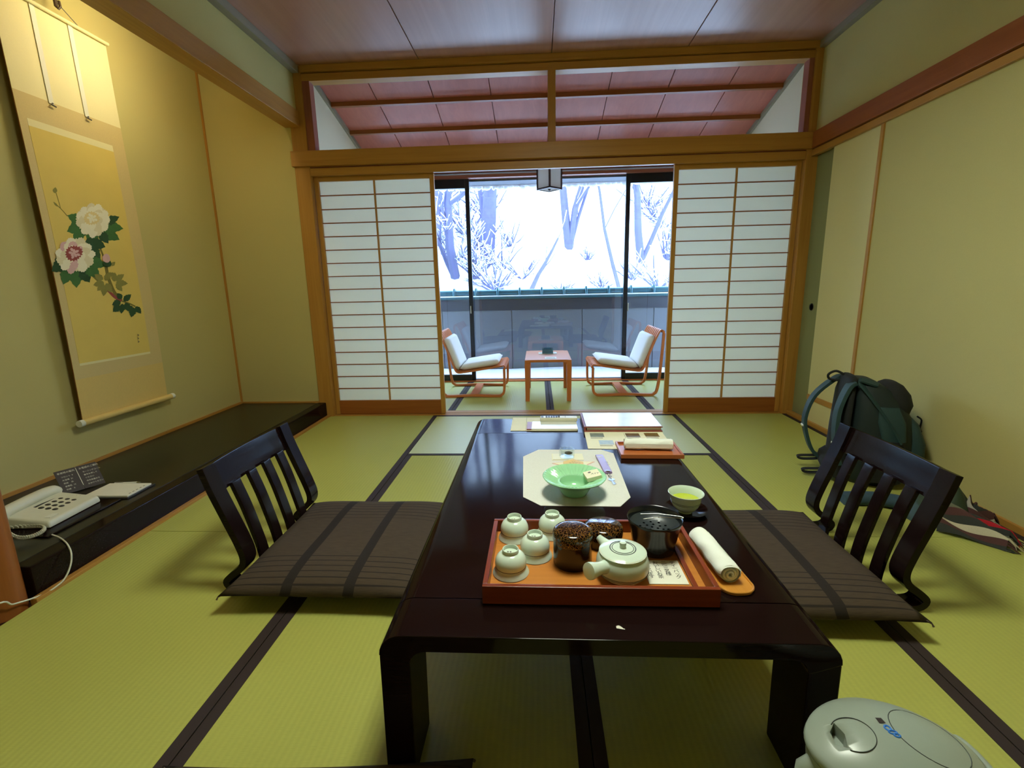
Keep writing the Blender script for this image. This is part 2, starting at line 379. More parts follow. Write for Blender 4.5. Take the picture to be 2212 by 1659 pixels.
# ---- back wall: posts, lintel, long beam, transom frame
trim(bx((-1.855, -0.012, -0.03), (-1.745, 0.13, ZC)), 'hinoki_z', 'square corner post beside the alcove', 0.005)
trim(bx((1.732, -0.012, -0.03), (1.84, 0.14, ZC)), 'hinoki_z', 'square corner post beside the sliding closet door', 0.005)
km = trim(bx((-1.75, -0.004, 1.803), (1.74, 0.03, 1.856)), 'hinoki_x', 'grooved lintel above the shoji screens')
part(bx((-1.75, 0.036, 1.818), (1.74, 0.062, 1.858)), 'track', 'redwood_x', km); part(bx((-1.75, 0.068, 1.826), (1.74, 0.13, 1.858)), 'track', 'redwood_x', km)
trim(bx((-1.865, -0.035, 1.864), (1.765, -0.0, 1.968)), 'hinoki_x', 'wide horizontal beam over the shoji lintel', 0.004)
trim(bx((-1.75, 0.0, 1.858), (1.735, 0.13, 1.966)), 'redwood_x')
trim(bx((-1.75, -0.02, 2.478), (1.76, 0.1, ZC+0.002)), 'hinoki_x', 'upper rail of the open transom', 0.004)
trim(bx((-1.75, 0.0, 2.425), (1.76, 0.08, 2.474)), 'hinoki_x', 'lower rail along the top of the open transom', 0.004)
trim(bx((-0.027, 0.0, 1.966), (0.027, 0.07, 2.43)), 'hinoki_z', 'short upright post in the middle of the transom', 0.004)
trim(bx((-1.748, 0.0, 1.966), (-1.692, 0.07, 2.43)), 'redwood_z', 'upright transom frame at the alcove end', 0.004)
trim(bx((1.700, 0.0, 1.966), (1.735, 0.07, 2.43)), 'redwood_z', 'upright transom frame at the closet end', 0.004)
struct(bx((-1.9, 0.0, ZC+0.002), (1.9, 0.13, 2.66)).build('wall_back', 'white_plaster'), 'closed strip of wall above the transom')
# ---- main ceiling
ce = struct(bx((-2.65, -4.7, 2.545), (1.95, 0.0, 2.62)).build('ceiling', 'ceil_main'), 'flat ceiling of wide pinkish wooden boards')
for x0, x1 in ((-1.80, -0.905), (-0.905, 0.0), (0.0, 0.90), (0.90, 1.80)):
    bx((x0+0.003, YF, ZC), (x1-0.003, -0.02, 2.545)).build('ceiling_board', 'ceil_main', ce, bevel=0.002)
trim(bx((-1.80, YF, 2.47), (-1.752, -0.02, ZC)), 'trim_grey', 'grey cornice strip along the ceiling above the alcove')
trim(bx((1.745, YF, 2.475), (1.80, -0.02, ZC)), 'trim_grey', 'grey cornice strip along the ceiling above the closet wall')
# ---- left side: alcove
struct(bx((-2.60, -2.45, 0.0), (-2.50, 0.10, 2.545)).build('wall_left', 'plaster'), 'sandy plaster back wall of the alcove behind the scroll')
struct(bx((-2.50, 0.0, 0.0), (-1.84, 0.12, 2.545)).build('wall_alcove_end', 'plaster'), 'sandy plaster end wall of the alcove')
struct(bx((-2.60, -2.52, 0.0), (-1.84, -2.40, 2.545)).build('wall_alcove_side', 'plaster'), 'plaster side wall of the alcove')
struct(bx((-1.89, -4.7, 2.235), (-1.80, 0.0, 2.545)).build('wall_left_upper', 'plaster'), 'plaster band between the alcove beam and the ceiling')
struct(bx((-1.89, -4.7, 0.0), (-1.80, -2.395, 2.235)).build('wall_left_near', 'plaster'), 'plaster wall past the alcove post')
struct(bx((-1.90, -2.42, 2.13), (-1.785, -0.0, 2.238)).build('trim_alcove_beam', 'hinoki_y', bevel=0.006), 'dropped wooden beam across the top of the alcove')
struct(B().lathe([(0.062, -0.02), (0.062, 2.14)], 20, (-1.862, -2.333, 0)).build('trim_alcove_post', 'cedar_z', smooth=40), 'rounded orange wooden post at the end of the alcove')
trim(bx((-2.50, -0.012, 0.115), (-2.488, 0.0, 2.545)), 'hinoki_z', 'thin wooden strip in the alcove corner', 0)
trim(bx((-2.50, -2.40, 0.112), (-2.488, -0.012, 0.128)), 'hinoki_y', 'thin wooden strip along the foot of the alcove wall', 0)
trim(bx((-2.488, -0.010, 0.112), (-1.855, 0.0, 0.124)), 'hinoki_x', 'thin wooden strip along the foot of the alcove end wall', 0)
pl = struct(bx((-2.50, -2.40, 0.0), (-1.868, 0.0, 0.112)).build('alcove_platform', 'black_lacquer', bevel=0.002), 'dark raised platform of the alcove')
part(bx((-1.866, -2.275, -0.02), (-1.80, -0.004, 0.114)), 'front_sill', 'lacquer', pl, 0.008)
# ---- right side: wall and sliding doors
struct(bx((1.78, YF, 0.0), (1.88, -0.702, 1.83)).build('wall_right', 'plaster'), 'wide sandy wall panel beside the backpack')
struct(bx((1.78, YF, 1.83), (1.88, 0.0, ZC)).build('wall_right_upper', 'plaster'), 'plaster band above the rail of the right wall')
struct(bx((1.84, -0.702, 0.0), (1.88, 0.14, 1.83)).build('wall_closet', 'plaster'))
trim(bx((1.748, YF, 1.862), (1.782, -0.036, 1.966)), 'cedar_y', 'wide orange beam along the right wall', 0.004)
trim(bx((1.762, YF, 1.818), (1.80, -0.012, 1.857)), 'hinoki_y', 'lintel over the sliding closet door', 0.003)
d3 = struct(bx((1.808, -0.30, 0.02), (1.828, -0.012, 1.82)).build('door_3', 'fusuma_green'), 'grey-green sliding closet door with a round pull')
p_ = at_x(1753, 663, 1.808)
part(B().lathe([(0.0001, 0.0), (0.020, 0.0), (0.024, 0.003), (0.026, 0.0)], 20).rot(-PI/2, 'y').move((1.8075, p_.y, p_.z)), 'round_pull', 'dark_plastic', d3, 0, smooth=40)
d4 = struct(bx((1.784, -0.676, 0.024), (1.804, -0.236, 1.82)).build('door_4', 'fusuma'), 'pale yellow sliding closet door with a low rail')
part(bx((1.777, -0.676, 0.172), (1.792, -0.236, 0.208)), 'low_rail', 'hinoki_y', d4)
part(bx((1.772, -0.702, 0.024), (1.806, -0.676, 1.82)), 'edge_stile', 'hinoki_z', d4)
# ---- front wall (behind the camera)
struct(bx((-2.0, -4.7, 0.0), (1.88, YF, ZC)).build('wall_front', 'plaster'), 'plaster wall opposite the windows')
trim(bx((-1.80, YF-0.001, 1.862), (1.78, YF+0.03, 1.966)), 'hinoki_x', 'wooden beam on the wall opposite the windows')
# ---- shoji screens
def shoji(name, x0, x1, label, inner):
    z0, z1, y0, y1 = 0.006, 1.806, 0.034, 0.062
    r = sroot(name, label)
    zb, zt = 0.118, 1.772
    w = 0.032
    xa, xb = x0+w, x1-w
    for a, b in ((x0, xa), (xb, x1)): part(bx((a, y0, z0), (b, y1, z1)), 'stile', 'hinoki_z', r, 0.002)
    part(bx((xa, y0, z0), (xb, y1, zb)), 'bottom_rail', 'cedar_x', r, 0.002)
    part(bx((xa, y0, zt), (xb, y1, z1)), 'top_rail', 'hinoki_x', r, 0.002)
    rows = 17; dz = (zt-zb)/rows; xm = (xa+xb)/2
    bar = None
    for k in range(1, rows):
        z = zb+k*dz
        if bar is None: bar = part(bx((-(xb-xa)/2, -0.006, -0.0035), ((xb-xa)/2, 0.006, 0.0035)), 'lattice_bar', 'cedar_x', r, 0, loc=(xm, y0+0.012, z))
        else: share(bar, (xm, y0+0.012, z), r)
    part(bx((xm-0.0055, y0+0.004, zb), (xm+0.0055, y0+0.020, zt)), 'lattice_post', 'hinoki_z', r, 0)
    hw = (xm-0.003-xa)/2
    pane = None
    for k in range(rows):
        for s in (-1, 1):
            c = (xm+s*(hw+0.003), y0+0.0195, zb+(k+0.5)*dz)
            if pane is None: pane = bx((-hw, -0.0006, -dz/2+0.0003), (hw, 0.0006, dz/2-0.0003)).build('paper_pane', 'shoji_paper', r, c)
            else: share(pane, c, r)
    return r
shoji('door_1', -1.742, -0.853, 'shoji screen beside the alcove with white paper panes', 1)
shoji('door_2', 0.861, 1.73, 'shoji screen beside the closet door with white paper panes', -1)
# ---- porch shell
for s, nm in ((-1, 'wall_porch_left'), (1, 'wall_porch_right')):
    xa = -1.75 if s < 0 else 1.77
    struct(bx((xa, 0.13, 0.0), (xa+s*0.1, 1.46, 2.66)).build(nm, 'white_plaster'), 'pale plaster side wall of the window porch, %s end' % ('alcove' if s < 0 else 'closet'))
zp = lambda y: 2.565-0.272*y
pc = struct(B().hexa([(-1.85, 0.1, zp(0.1)+0.02), (1.87, 0.1, zp(0.1)+0.02), (1.87, 1.46, zp(1.46)+0.02), (-1.85, 1.46, zp(1.46)+0.02),
                      (-1.85, 0.1, 2.68), (1.87, 0.1, 2.68), (1.87, 1.46, 2.68), (-1.85, 1.46, 2.68)]).build('ceiling_porch', 'ceil_porch'), 'sloping rose-brown board ceiling of the window porch')
xs = [-1.75, -1.355, -0.905, -0.455, -0.005, 0.445, 0.895, 1.345, 1.77]
for a, b in zip(xs[:-1], xs[1:]):
    a += 0.003; b -= 0.003
    B().hexa([(a, 0.09, zp(0.09)), (b, 0.09, zp(0.09)), (b, 1.4, zp(1.4)), (a, 1.4, zp(1.4)), (a, 0.09, zp(0.09)+0.03), (b, 0.09, zp(0.09)+0.03), (b, 1.4, zp(1.4)+0.03), (a, 1.4, zp(1.4)+0.03)]).build('ceiling_board', 'ceil_porch', pc, bevel=0.002)
for y in (0.46, 0.823, 1.19):
    B().hexa([(-1.75, y-0.014, zp(y)-0.028), (1.77, y-0.014, zp(y)-0.028), (1.77, y+0.014, zp(y)-0.032), (-1.75, y+0.014, zp(y)-0.032),
              (-1.75, y-0.014, zp(y)+0.006), (1.77, y-0.014, zp(y)+0.006), (1.77, y+0.014, zp(y)+0.001), (-1.75, y+0.014, zp(y)+0.001)]).build('batten', 'cedar_x', pc, bevel=0.002)
part(bx((-1.75, 0.13, 2.475), (1.77, 0.21, 2.53)), 'cornice', 'trim_grey', pc, 0.002)
for s, x in ((-1, -1.75), (1, 1.77)):
    x2 = x-s*0.022
    B().hexa([(min(x, x2), 0.14, zp(0.14)-0.035), (max(x, x2), 0.14, zp(0.14)-0.035), (max(x, x2), 1.34, zp(1.34)-0.035), (min(x, x2), 1.34, zp(1.34)-0.035),
              (min(x, x2), 0.14, zp(0.14)), (max(x, x2), 0.14, zp(0.14)), (max(x, x2), 1.34, zp(1.34)), (min(x, x2), 1.34, zp(1.34))]).build('edge_moulding', 'trim_grey', pc)
# ---- window wall
hd = trim(bx((-1.76, 1.30, 2.075), (1.78, 1.44, 2.24)), 'redwood_x', 'red-brown beam above the porch windows')
part(bx((-1.76, 1.29, 2.058), (1.78, 1.44, 2.070)), 'groove_strip', 'sash_line', hd, 0.001)
part(bx((-1.76, 1.305, 2.030), (1.78, 1.44, 2.058)), 'groove_board', 'redwood_x', hd, 0.001)
sl = trim(bx((-1.76, 1.33, -0.03), (1.78, 1.45, 0.012)), 'chair_x', 'wooden sill under the porch windows')
def window(name, x0, x1, dark, label, yg):
    r = sroot(name, label)
    z0, z1 = 0.012, 2.030
    if dark:
        w, tw, bw = 0.042, 0.085, 0.062; mt = 'sash'
    else: w, tw, bw = 0.008, 0.018, 0.010; mt = 'sash_line'
    for a, b in ((x0, x0+w), (x1-w, x1)): part(bx((a, yg-0.018, z0), (b, yg+0.018, z1)), 'stile', mt, r, 0.002)
    part(bx((x0+w, yg-0.018, z0), (x1-w, yg+0.018, z0+bw)), 'bottom_rail', mt, r, 0.002)
    part(bx((x0+w, yg-0.018, z1-tw), (x1-w, yg+0.018, z1)), 'top_rail', mt if dark else 'parapet', r, 0.002)
    bx((x0+w-0.002, yg-0.0025, z0+bw-0.002), (x1-w+0.002, yg+0.0025, z1-tw+0.002)).build('glass_pane', 'glass', r)
    return r
w1 = window('window_1', -1.74, -0.775, True, 'black-framed sliding window at the alcove end of the porch', 1.365)
w3 = window('window_3', 0.757, 1.76, True, 'black-framed sliding window at the closet end of the porch', 1.365)
w2 = window('window_2', -0.805, 0.79, False, 'wide central picture window with thin pale frame', 1.41)
for w_, x in ((w1, -0.800), (w3, 0.805)): part(bx((x-0.006, 1.335, 0.72), (x+0.006, 1.348, 0.80)), 'latch', 'metal', w_, 0.002)
# ---- balcony
struct(bx((-6, 1.46, -0.2), (6, 2.45, -0.05)).build('floor_balcony', 'parapet'), 'balcony floor outside the windows')
o = B().grid(40, 8, lambda u, v: (-5+10*u, 1.47+0.80*v, -0.055+0.05*(math.sin(u*PI)**0.2)*(0.75+0.25*math.sin(u*31+v*7)*math.cos(v*9)))).build('balcony_snow', 'snow', smooth=60)
o['kind'] = 'stuff'; tag(o, 'thin white snow lying along the balcony floor outside the glass', 'snow')
PY = 2.30
wp = struct(bx((-6, PY, -0.1), (6, PY+0.10, 0.86)).build('wall_balcony', 'parapet'), 'grey balcony parapet outside the windows')
for k in range(-5, 6): bx((k*0.86-0.43+0.004, PY-0.012, -0.05), (k*0.86+0.43-0.004, PY, 0.70)).build('wall_panel', 'parapet', wp, bevel=0.003)
part(bx((-6, PY-0.03, 0.70), (6, PY+0.12, 0.838)), 'cap_shadow_band', 'parapet_shadow', wp, 0.004)  # dark strip standing in for the shadow of the overhanging cap
part(bx((-6, PY-0.06, 0.838), (6, PY+0.16, 0.866)), 'metal_cap', 'cap_metal', wp, 0.004)
part(bx((-6, PY-0.05, 0.866), (6, PY+0.15, 0.880)), 'snow_layer', 'snow', wp, 0.004)
rl = thing('snow_guard_rail', 'teal metal pipe rail with raised brackets along the top of the balcony parapet', 'railing', (0, PY+0.02, 0.866))
B().tube([(-6, 0, 0.048), (6, 0, 0.048)], 0.036, 12).build('pipe', 'cap_metal', rl, smooth=50)
brk = None
for k in range(-18, 19):
    if brk is None: brk = B().tube([(0, -0.052, 0.0), (0, -0.048, 0.052), (0, -0.024, 0.094), (0, 0.024, 0.094), (0, 0.048, 0.052), (0, 0.052, 0.0)], 0.015, 8).build('bracket', 'cap_metal', rl, (k*0.268-0.06, 0, 0), smooth=50)
    else: share(brk, (k*0.268-0.06, 0, 0), rl)
# ---- eave above the windows, with a fringe of snow
ev = struct(B().hexa([(-6, 1.45, 2.215), (6, 1.45, 2.215), (6, 2.12, 2.105), (-6, 2.12, 2.105), (-6, 1.45, 2.70), (6, 1.45, 2.70), (6, 2.12, 2.17), (-6, 2.12, 2.17)]).build('trim_eave', 'parapet'), 'grey eave hanging over the porch windows')
random.seed(5)
b = B(); x = -3.0
while x < 3.0:
    w = random.uniform(0.03, 0.09); h = random.uniform(0.008, 0.03)
    b.sphere((x, 2.13, 2.10), (w*0.7, 0.035, h+0.012), 8, 5); x += w
b.box((-3, 2.10, 2.10), (3, 2.16, 2.19))
o = b.build('snow_fringe', 'snow', smooth=60); o['kind'] = 'stuff'; tag(o, 'ragged fringe of snow hanging along the edge of the eave', 'snow')
# ---- snowy hillside, trees, neighbour's roof
def hill_z(x, y): return -1.4+0.80*(y-7)+0.25*math.sin(x*0.7+1)*math.cos(y*0.5)+0.12*math.sin(x*2.1+y*1.3)+0.05*math.sin(x*5+y*4.1)
hl = B().grid(90, 60, lambda u, v: (lambda x, y: (x, y, hill_z(x, y)))(-24+48*u, 5.5+26*v*(0.35+0.65*v))).build('snowy_hillside', 'snow', smooth=180)
struct(hl, 'steep hillside covered in deep white snow')
def on_hill(u, v):
    d = _ray(u, v); t = 2.0
    while t < 40:
        p = CAM+d*t
        if p.y > 6.5 and p.z < hill_z(p.x, p.y): return p
        t += 0.05
    return CAM+d*20
class TreeB:
    """branching plant; a limb that would pass through another plant, the slope or the house is not grown"""
    GRID = {}
    def __init__(s, seed, base): s.b = B(); s.s = B(); s.r = random.Random(seed); s.base = Vector(base); s.mine = []
    def samples(s, pts, rr):
        for i in range(len(pts)-1):
            m = max(1, int((pts[i+1]-pts[i]).length/0.07))
            for k in range(m): yield s.base+pts[i].lerp(pts[i+1], k/m), rr[i]
        yield s.base+pts[-1], rr[-1]
    def free(s, pts, rr, ground):
        for n, (q, r) in enumerate(s.samples(pts, rr)):
            if ground and n > 3 and q.z < hill_z(q.x, q.y)+r+0.02: return False
            if 6.3 < q.y < 11.8 and q.x < -1.65-0.4*max(0, q.y-6.6) and q.z < 1.15+max(0, q.y-6.6)*0.6: return False
            c = tuple(int(math.floor(v/0.3)) for v in q)
            for dx in (-1, 0, 1):
                for dy in (-1, 0, 1):
                    for dz in (-1, 0, 1):
                        for p, r2 in TreeB.GRID.get((c[0]+dx, c[1]+dy, c[2]+dz), ()):
                            if (p-q).length_squared < ((r+r2)*1.15+0.045)**2: return False
        return True
    def limb(s, p, d, L, r, depth, spread=0.7, kids=4, snow=True, droop=0.0, root=False):
        p = Vector(p); d = Vector(d).normalized(); n = 5
        d0 = d; pts = None
        for attempt in range(1 if root else 7):
            d = d0; q = [p]
            for i in range(n):
                d = (d+Vector((s.r.uniform(-1, 1), s.r.uniform(-1, 1), s.r.uniform(-0.6, 1)-droop))*0.16).normalized(); q.append(q[-1]+d*(L/n))
            rr = [r*(1-0.62*i/n) for i in range(n+1)]
            if root or s.free(q, rr, True): pts = q; break
            L *= 0.88; d0 = (d0+Vector((s.r.uniform(-0.6, 0.6), s.r.uniform(-0.45, 0.1), s.r.uniform(0.0, 0.35)))).normalized()
        if pts is None: return
        s.mine += list(s.samples(pts, rr))
        s.b.tube(pts, rr, 6 if r > 0.03 else 4)
        hor = abs(d.z) < 0.8
        if snow and (hor or r < 0.05) and r > 0.004 and (r > 0.014 or s.r.random() < 0.6):
            s.s.tube([q+Vector((0, 0, rr[i]*0.9+0.008)) for i, q in enumerate(pts)], [max(0.012, a*0.85) for a in rr], 5)
        if depth > 0:
            for k in range(kids):
                i = s.r.randint(1, n)
                nd = (d+Vector((s.r.uniform(-1, 1), s.r.uniform(-1, 0.6), s.r.uniform(-0.5, 0.7)-droop))*spread*1.3).normalized()
                s.limb(pts[i], nd, L*s.r.uniform(0.35, 0.6), rr[i]*0.5, depth-1, spread, kids, snow, droop)
    def settle(s):
        for q, r in s.mine: TreeB.GRID.setdefault(tuple(int(math.floor(v/0.3)) for v in q), []).append((q, r))
def tree(name, label, base, parts, seed, group=None):
    t = thing(name, label, 'tree' if 'tree' in name else 'shrub', base, 0, group); T = TreeB(seed, base)
    for (d, L, r, depth, spread, kids, droop) in parts: T.limb((0, 0, -0.1), d, L, r, depth, spread, kids, True, droop, 'tree' in name)
    T.settle()
    T.b.build('branches', 'bark', t, smooth=60); T.s.build('snow_load', 'snow', t, smooth=60)['kind'] = 'stuff'; t.children[0]['kind'] = 'stuff'
    return t
tree('forked_tree', 'tall bare forked tree standing alone on the open snow slope', on_hill(1230, 536), [((-0.03, 0, 1), 6, 0.13, 2, 0.5, 3, 0), ((0.16, 0, 1), 6, 0.10, 2, 0.5, 3, 0), ((0.24, 0.1, 1), 5, 0.05, 1, 0.4, 3, 0)], 3)
tree('leaning_tree', 'pale leaning tree with a thick trunk rising behind the snowy thicket', on_hill(1050, 560), [((0.12, 0, 1), 7, 0.24, 2, 0.5, 4, 0), ((0.10, 0.5, 1), 4.5, 0.1, 2, 0.6, 4, 0)], 11)
tree('slanting_tree', 'thin slanting tree with a crooked bare trunk beside the forked tree', on_hill(1140, 640), [((0.46, 0.2, 1), 1.9, 0.075, 2, 0.5, 3, 0)], 8)
tree('crooked_tree', 'slender crooked bare tree with few twigs low on the open slope', on_hill(1342, 632), [((-0.2, -0.05, 1), 4.6, 0.055, 2, 0.5, 4, 0)], 21)
tree('twiggy_tree', 'bare tree with many crossing branches and clinging snow past the crooked tree', on_hill(1385, 560), [((-0.02, -0.1, 1), 4.5, 0.12, 3, 0.8, 4, 0), ((0.5, 0, 0.9), 3.5, 0.07, 3, 0.8, 4, 0)], 31)
tree('branchy_tree', 'snow-laden tree with spreading boughs beside the blue-grey roof', on_hill(985, 600), [((0.0, -0.45, 1), 5.5, 0.14, 3, 1.0, 5, 0.1), ((-0.30, -0.30, 0.9), 2.6, 0.08, 3, 0.9, 4, 0.1)], 41)
tree('dense_tree', 'dense tangled tree with thick snow pads, highest beside the roof', on_hill(950, 520), [((0.05, 0, 1), 5.0, 0.16, 3, 1.0, 5, 0.1)], 47)
BUSH = [(1030, 600, 1.0), (1075, 625, 0.8), (1410, 622, 0.8), (985, 560, 0.9), (1105, 590, 0.7), (1440, 560, 0.8), (958, 470, 0.9), (1003, 505, 0.9), (1042, 535, 0.8), (1100, 545, 0.6), (1125, 612, 0.6), (1432, 490, 0.8), (1372, 600, 0.6), (1398, 450, 0.8), (1300, 622, 0.4), (1215, 628, 0.35), (1270, 560, 0.3), (1050, 470, 0.8), (975, 430, 0.9)]
spots = [on_hill(u, v) for u, v, sc in BUSH]
trunks = [o.location.copy() for o in COL.objects if o.name.endswith('_tree')]
for it in range(60):                                                # no two plants root in the same spot
    for i, p in enumerate(spots):
        for j, q in enumerate(spots+trunks):
            d = Vector((p.x-q.x, p.y-q.y, 0)); need = 0.75 if j < len(spots) else 0.55
            if j != i and d.length < need:
                p.x += (d.x/(d.length+1e-4))*(need-d.length)*0.5; p.y += (d.y/(d.length+1e-4))*(need-d.length)*0.5
        p.z = hill_z(p.x, p.y)
for i, (u, v, sc) in enumerate(BUSH):
    rr = random.Random(60+i)
    tree('snowy_bush', 'leafless bush with snow-covered twigs on the white hillside', spots[i], [((rr.uniform(-1, 1), rr.uniform(-0.8, 0.0), rr.uniform(0.35, 1)), rr.uniform(0.9, 1.6)*sc, 0.04*max(0.6, sc), 2, 0.9, 5, 0.0) for k in range(12)], 70+i, 'bushes on the snowy slope')
nh = thing('neighbouring_house', 'pale blue-grey shingled roof of the house next door at the slope foot', 'building', (-1.85, 6.6, -1.5))
bx((-6, 0.3, 0), (-0.35, 5, 2.35)).build('wall', 'parapet', nh)
e0, hdv = Vector((0.0, 0.0, 2.43)), Vector((-0.62, 1.55, 0.92))
for k in range(5):
    a = e0+hdv*(k*0.42); c = e0+hdv*((k+1)*0.42+0.03); up = Vector((0, -0.02, 0.045)); lf = Vector((-5, 0, 0))
    B().hexa([a+lf*1.0, a, c, Vector((-5-0.0, c.y, c.z)), a+lf+up, a+up, c+up*0.3, Vector((-5, c.y, c.z))+up*0.3]).build('shingle_course', 'glazed_tile', nh)
# ================================================================== LAMPS
lp = thing('pendant_lamp_offscreen', 'square wooden pendant lamp with glowing paper sides hanging above the low table', 'lamp', (0.02, -2.33, 2.16))
M['lamp_glow'] = mat('glowing_lamp_paper', (250, 244, 220), 0.8, 0.0, emit=(LAMP_C, LAMP_E))
bx((-0.235, -0.235, 0.008), (0.235, 0.235, 0.014)).build('bottom_diffuser', 'lamp_glow', lp)
M['lamp_side'] = mat('glowing_side_paper', (250, 244, 220), 0.8, 0.0, emit=(LAMP_C, LAMP_E*0.07))
for s in (-1, 1):
    bx((s*0.238, -0.235, 0.02), (s*0.240, 0.235, 0.21)).build('paper_side', 'lamp_side', lp); bx((-0.235, s*0.238, 0.02), (0.235, s*0.240, 0.21)).build('paper_side', 'lamp_side', lp)
for sx in (-1, 1):
    for sy in (-1, 1): bx((sx*0.235, sy*0.235, 0), (sx*0.255, sy*0.255, 0.23)).build('frame_post', 'cedar_z', lp)
    for z in (0.0, 0.21):
        bx((sx*0.235, -0.235, z), (sx*0.255, 0.235, z+0.02)).build('frame_rail', 'cedar_y', lp); bx((-0.235, sx*0.235, z), (0.235, sx*0.255, z+0.02)).build('frame_rail', 'cedar_x', lp)
bx((-0.255, -0.255, 0.217), (0.255, 0.255, 0.226)).build('lid', 'cedar_x', lp)
B().tube([(0, 0, 0.226), (0, 0, 0.36)], 0.006, 8).build('cord', 'dark_plastic', lp)
al = thing('alcove_lamp_offscreen', 'slim tube lamp hidden behind the alcove beam', 'lamp', (-1.935, -0.95, 2.31))
M['tube_glow'] = mat('glowing_tube', (255, 248, 225), 0.6, 0.0, emit=(ALCOVE_C, ALCOVE_E))
B().tube([(-0.02, -0.22, 0.0), (-0.02, 0.22, 0.0)], 0.022, 12).build('tube', 'tube_glow', al, smooth=50)
bx((0.004, -0.26, -0.03), (0.03, 0.26, 0.034)).build('housing', 'white', al)
for s in (-1, 1): bx((-0.05, s*0.222, -0.028), (0.01, s*0.245, 0.03)).build('end_cap', 'white', al)
# ---- porch lantern
M['lantern_frame'] = mat('dark_red_brown_frame', (58, 32, 36), 0.4)
ln = thing('porch_lantern', 'square paper lantern with dark wooden frame hanging in front of the windows', 'lamp', (0.0, 0.75, 1.795), PI/4)
h = 0.078; H = 0.36
for sx in (-1, 1):
    for sy in (-1, 1): bx((sx*h, sy*h, 0), (sx*(h-0.013), sy*(h-0.013), H)).build('corner_post', 'lantern_frame', ln)
for z in (0.0, H-0.013):
    for s in (-1, 1):
        bx((-h+0.013, s*h, z), (h-0.013, s*(h-0.013), z+0.013)).build('rail', 'lantern_frame', ln); bx((s*h, -h+0.013, z), (s*(h-0.013), h-0.013, z+0.013)).build('rail', 'lantern_frame', ln)
for s in (-1, 1):
    bx((-h+0.012, s*(h-0.006), 0.012), (h-0.012, s*(h-0.0075), H-0.012)).build('paper_side', 'lamp_paper', ln); bx((s*(h-0.006), -h+0.012, 0.012), (s*(h-0.0075), h-0.012, H-0.012)).build('paper_side', 'lamp_paper', ln)
bx((-h+0.012, -h+0.012, 0.005), (h-0.012, h-0.012, 0.007)).build('paper_bottom', 'lamp_paper', ln)
B().lathe([(0.012, 0), (0.012, -0.004), (0.004, -0.010)], 12, (0, 0, 0.005)).build('bottom_knob', 'lantern_frame', ln)
B().tube([(0, 0, H-0.005), (0, 0, zp(0.75)-1.795+0.005)], 0.006, 8).build('cord', 'dark_plastic', ln)
bx((-h, -h, H-0.006), (h, h, H)).build('top_board', 'lantern_frame', ln)
# ================================================================== LOW TABLE
TX, TY, TZ = 0.012, -2.066, 0.34
tb = thing('low_table', 'long dark brown lacquered low table with rounded legs in the middle of the tatami', 'table', (TX, TY, 0))
hw, hl_, th_ = 0.437, 0.762, 0.036
# bent side profile: top sheet turning down into the legs
def bend(x_out, z_top, r, n=6): return [(x_out-r+r*math.sin(a), z_top-r+r*math.cos(a)) for a in [PI/2*k/n for k in range(n+1)]]
top_prof = [(-x, z) for x, z in reversed(bend(hw, TZ, 0.045))]+bend(hw, TZ, 0.045)
in_prof = [(x, z) for x, z in reversed(bend(hw-0.060, TZ-th_, 0.030))]+[(-x, z) for x, z in bend(hw-0.060, TZ-th_, 0.030)]
prof = top_prof+in_prof
def slab(y0, y1):
    n = len(prof); b = B()
    b.add([(x, y0, z) for x, z in prof]+[(x, y1, z) for x, z in prof], [(i, (i+1) % n, n+(i+1) % n, n+i) for i in range(n)])
    half = len(top_prof); m = half-1
    for off, flip in ((0, 0), (n, 1)):
        ni = len(in_prof)
        for i in range(m):
            a, b2 = i, i+1; c, d = n-1-i, n-2-i
            q = (a+off, b2+off, d+off, c+off)
            b.f.append(q if flip else q[::-1])
    return b
slab(-hl_, -hl_+0.115).build('end_board', 'lacquer', tb, bevel=0.0022)
slab(-hl_+0.1165, hl_-0.2415).build('top_board', 'lacquer', tb, smooth=35)
slab(hl_-0.24, hl_).build('end_board', 'lacquer', tb, bevel=0.0022)
for sx in (-1, 1):
    for sy in (-1, 1):
        a, b = sx*hw, sx*(hw-0.060); ya, yb = sy*(hl_-0.0005), sy*(hl_-0.13); k = sx*0.004
        q = [(a+k*1.0, ya, 0), (b+k*1.0, ya, 0), (b+k*1.0, yb, 0), (a+k*1.0, yb, 0), (a, ya, TZ-0.044), (b, ya, TZ-0.044), (b, yb, TZ-0.044), (a, yb, TZ-0.044)]
        B().hexa(q).build('leg', 'lacquer', tb, bevel=0.005)
for sx in (-1, 1): bx((sx*(hw-0.002), -hl_+0.131, TZ-0.095), (sx*(hw-0.03), hl_-0.131, TZ-0.04)).build('side_rail', 'lacquer', tb)
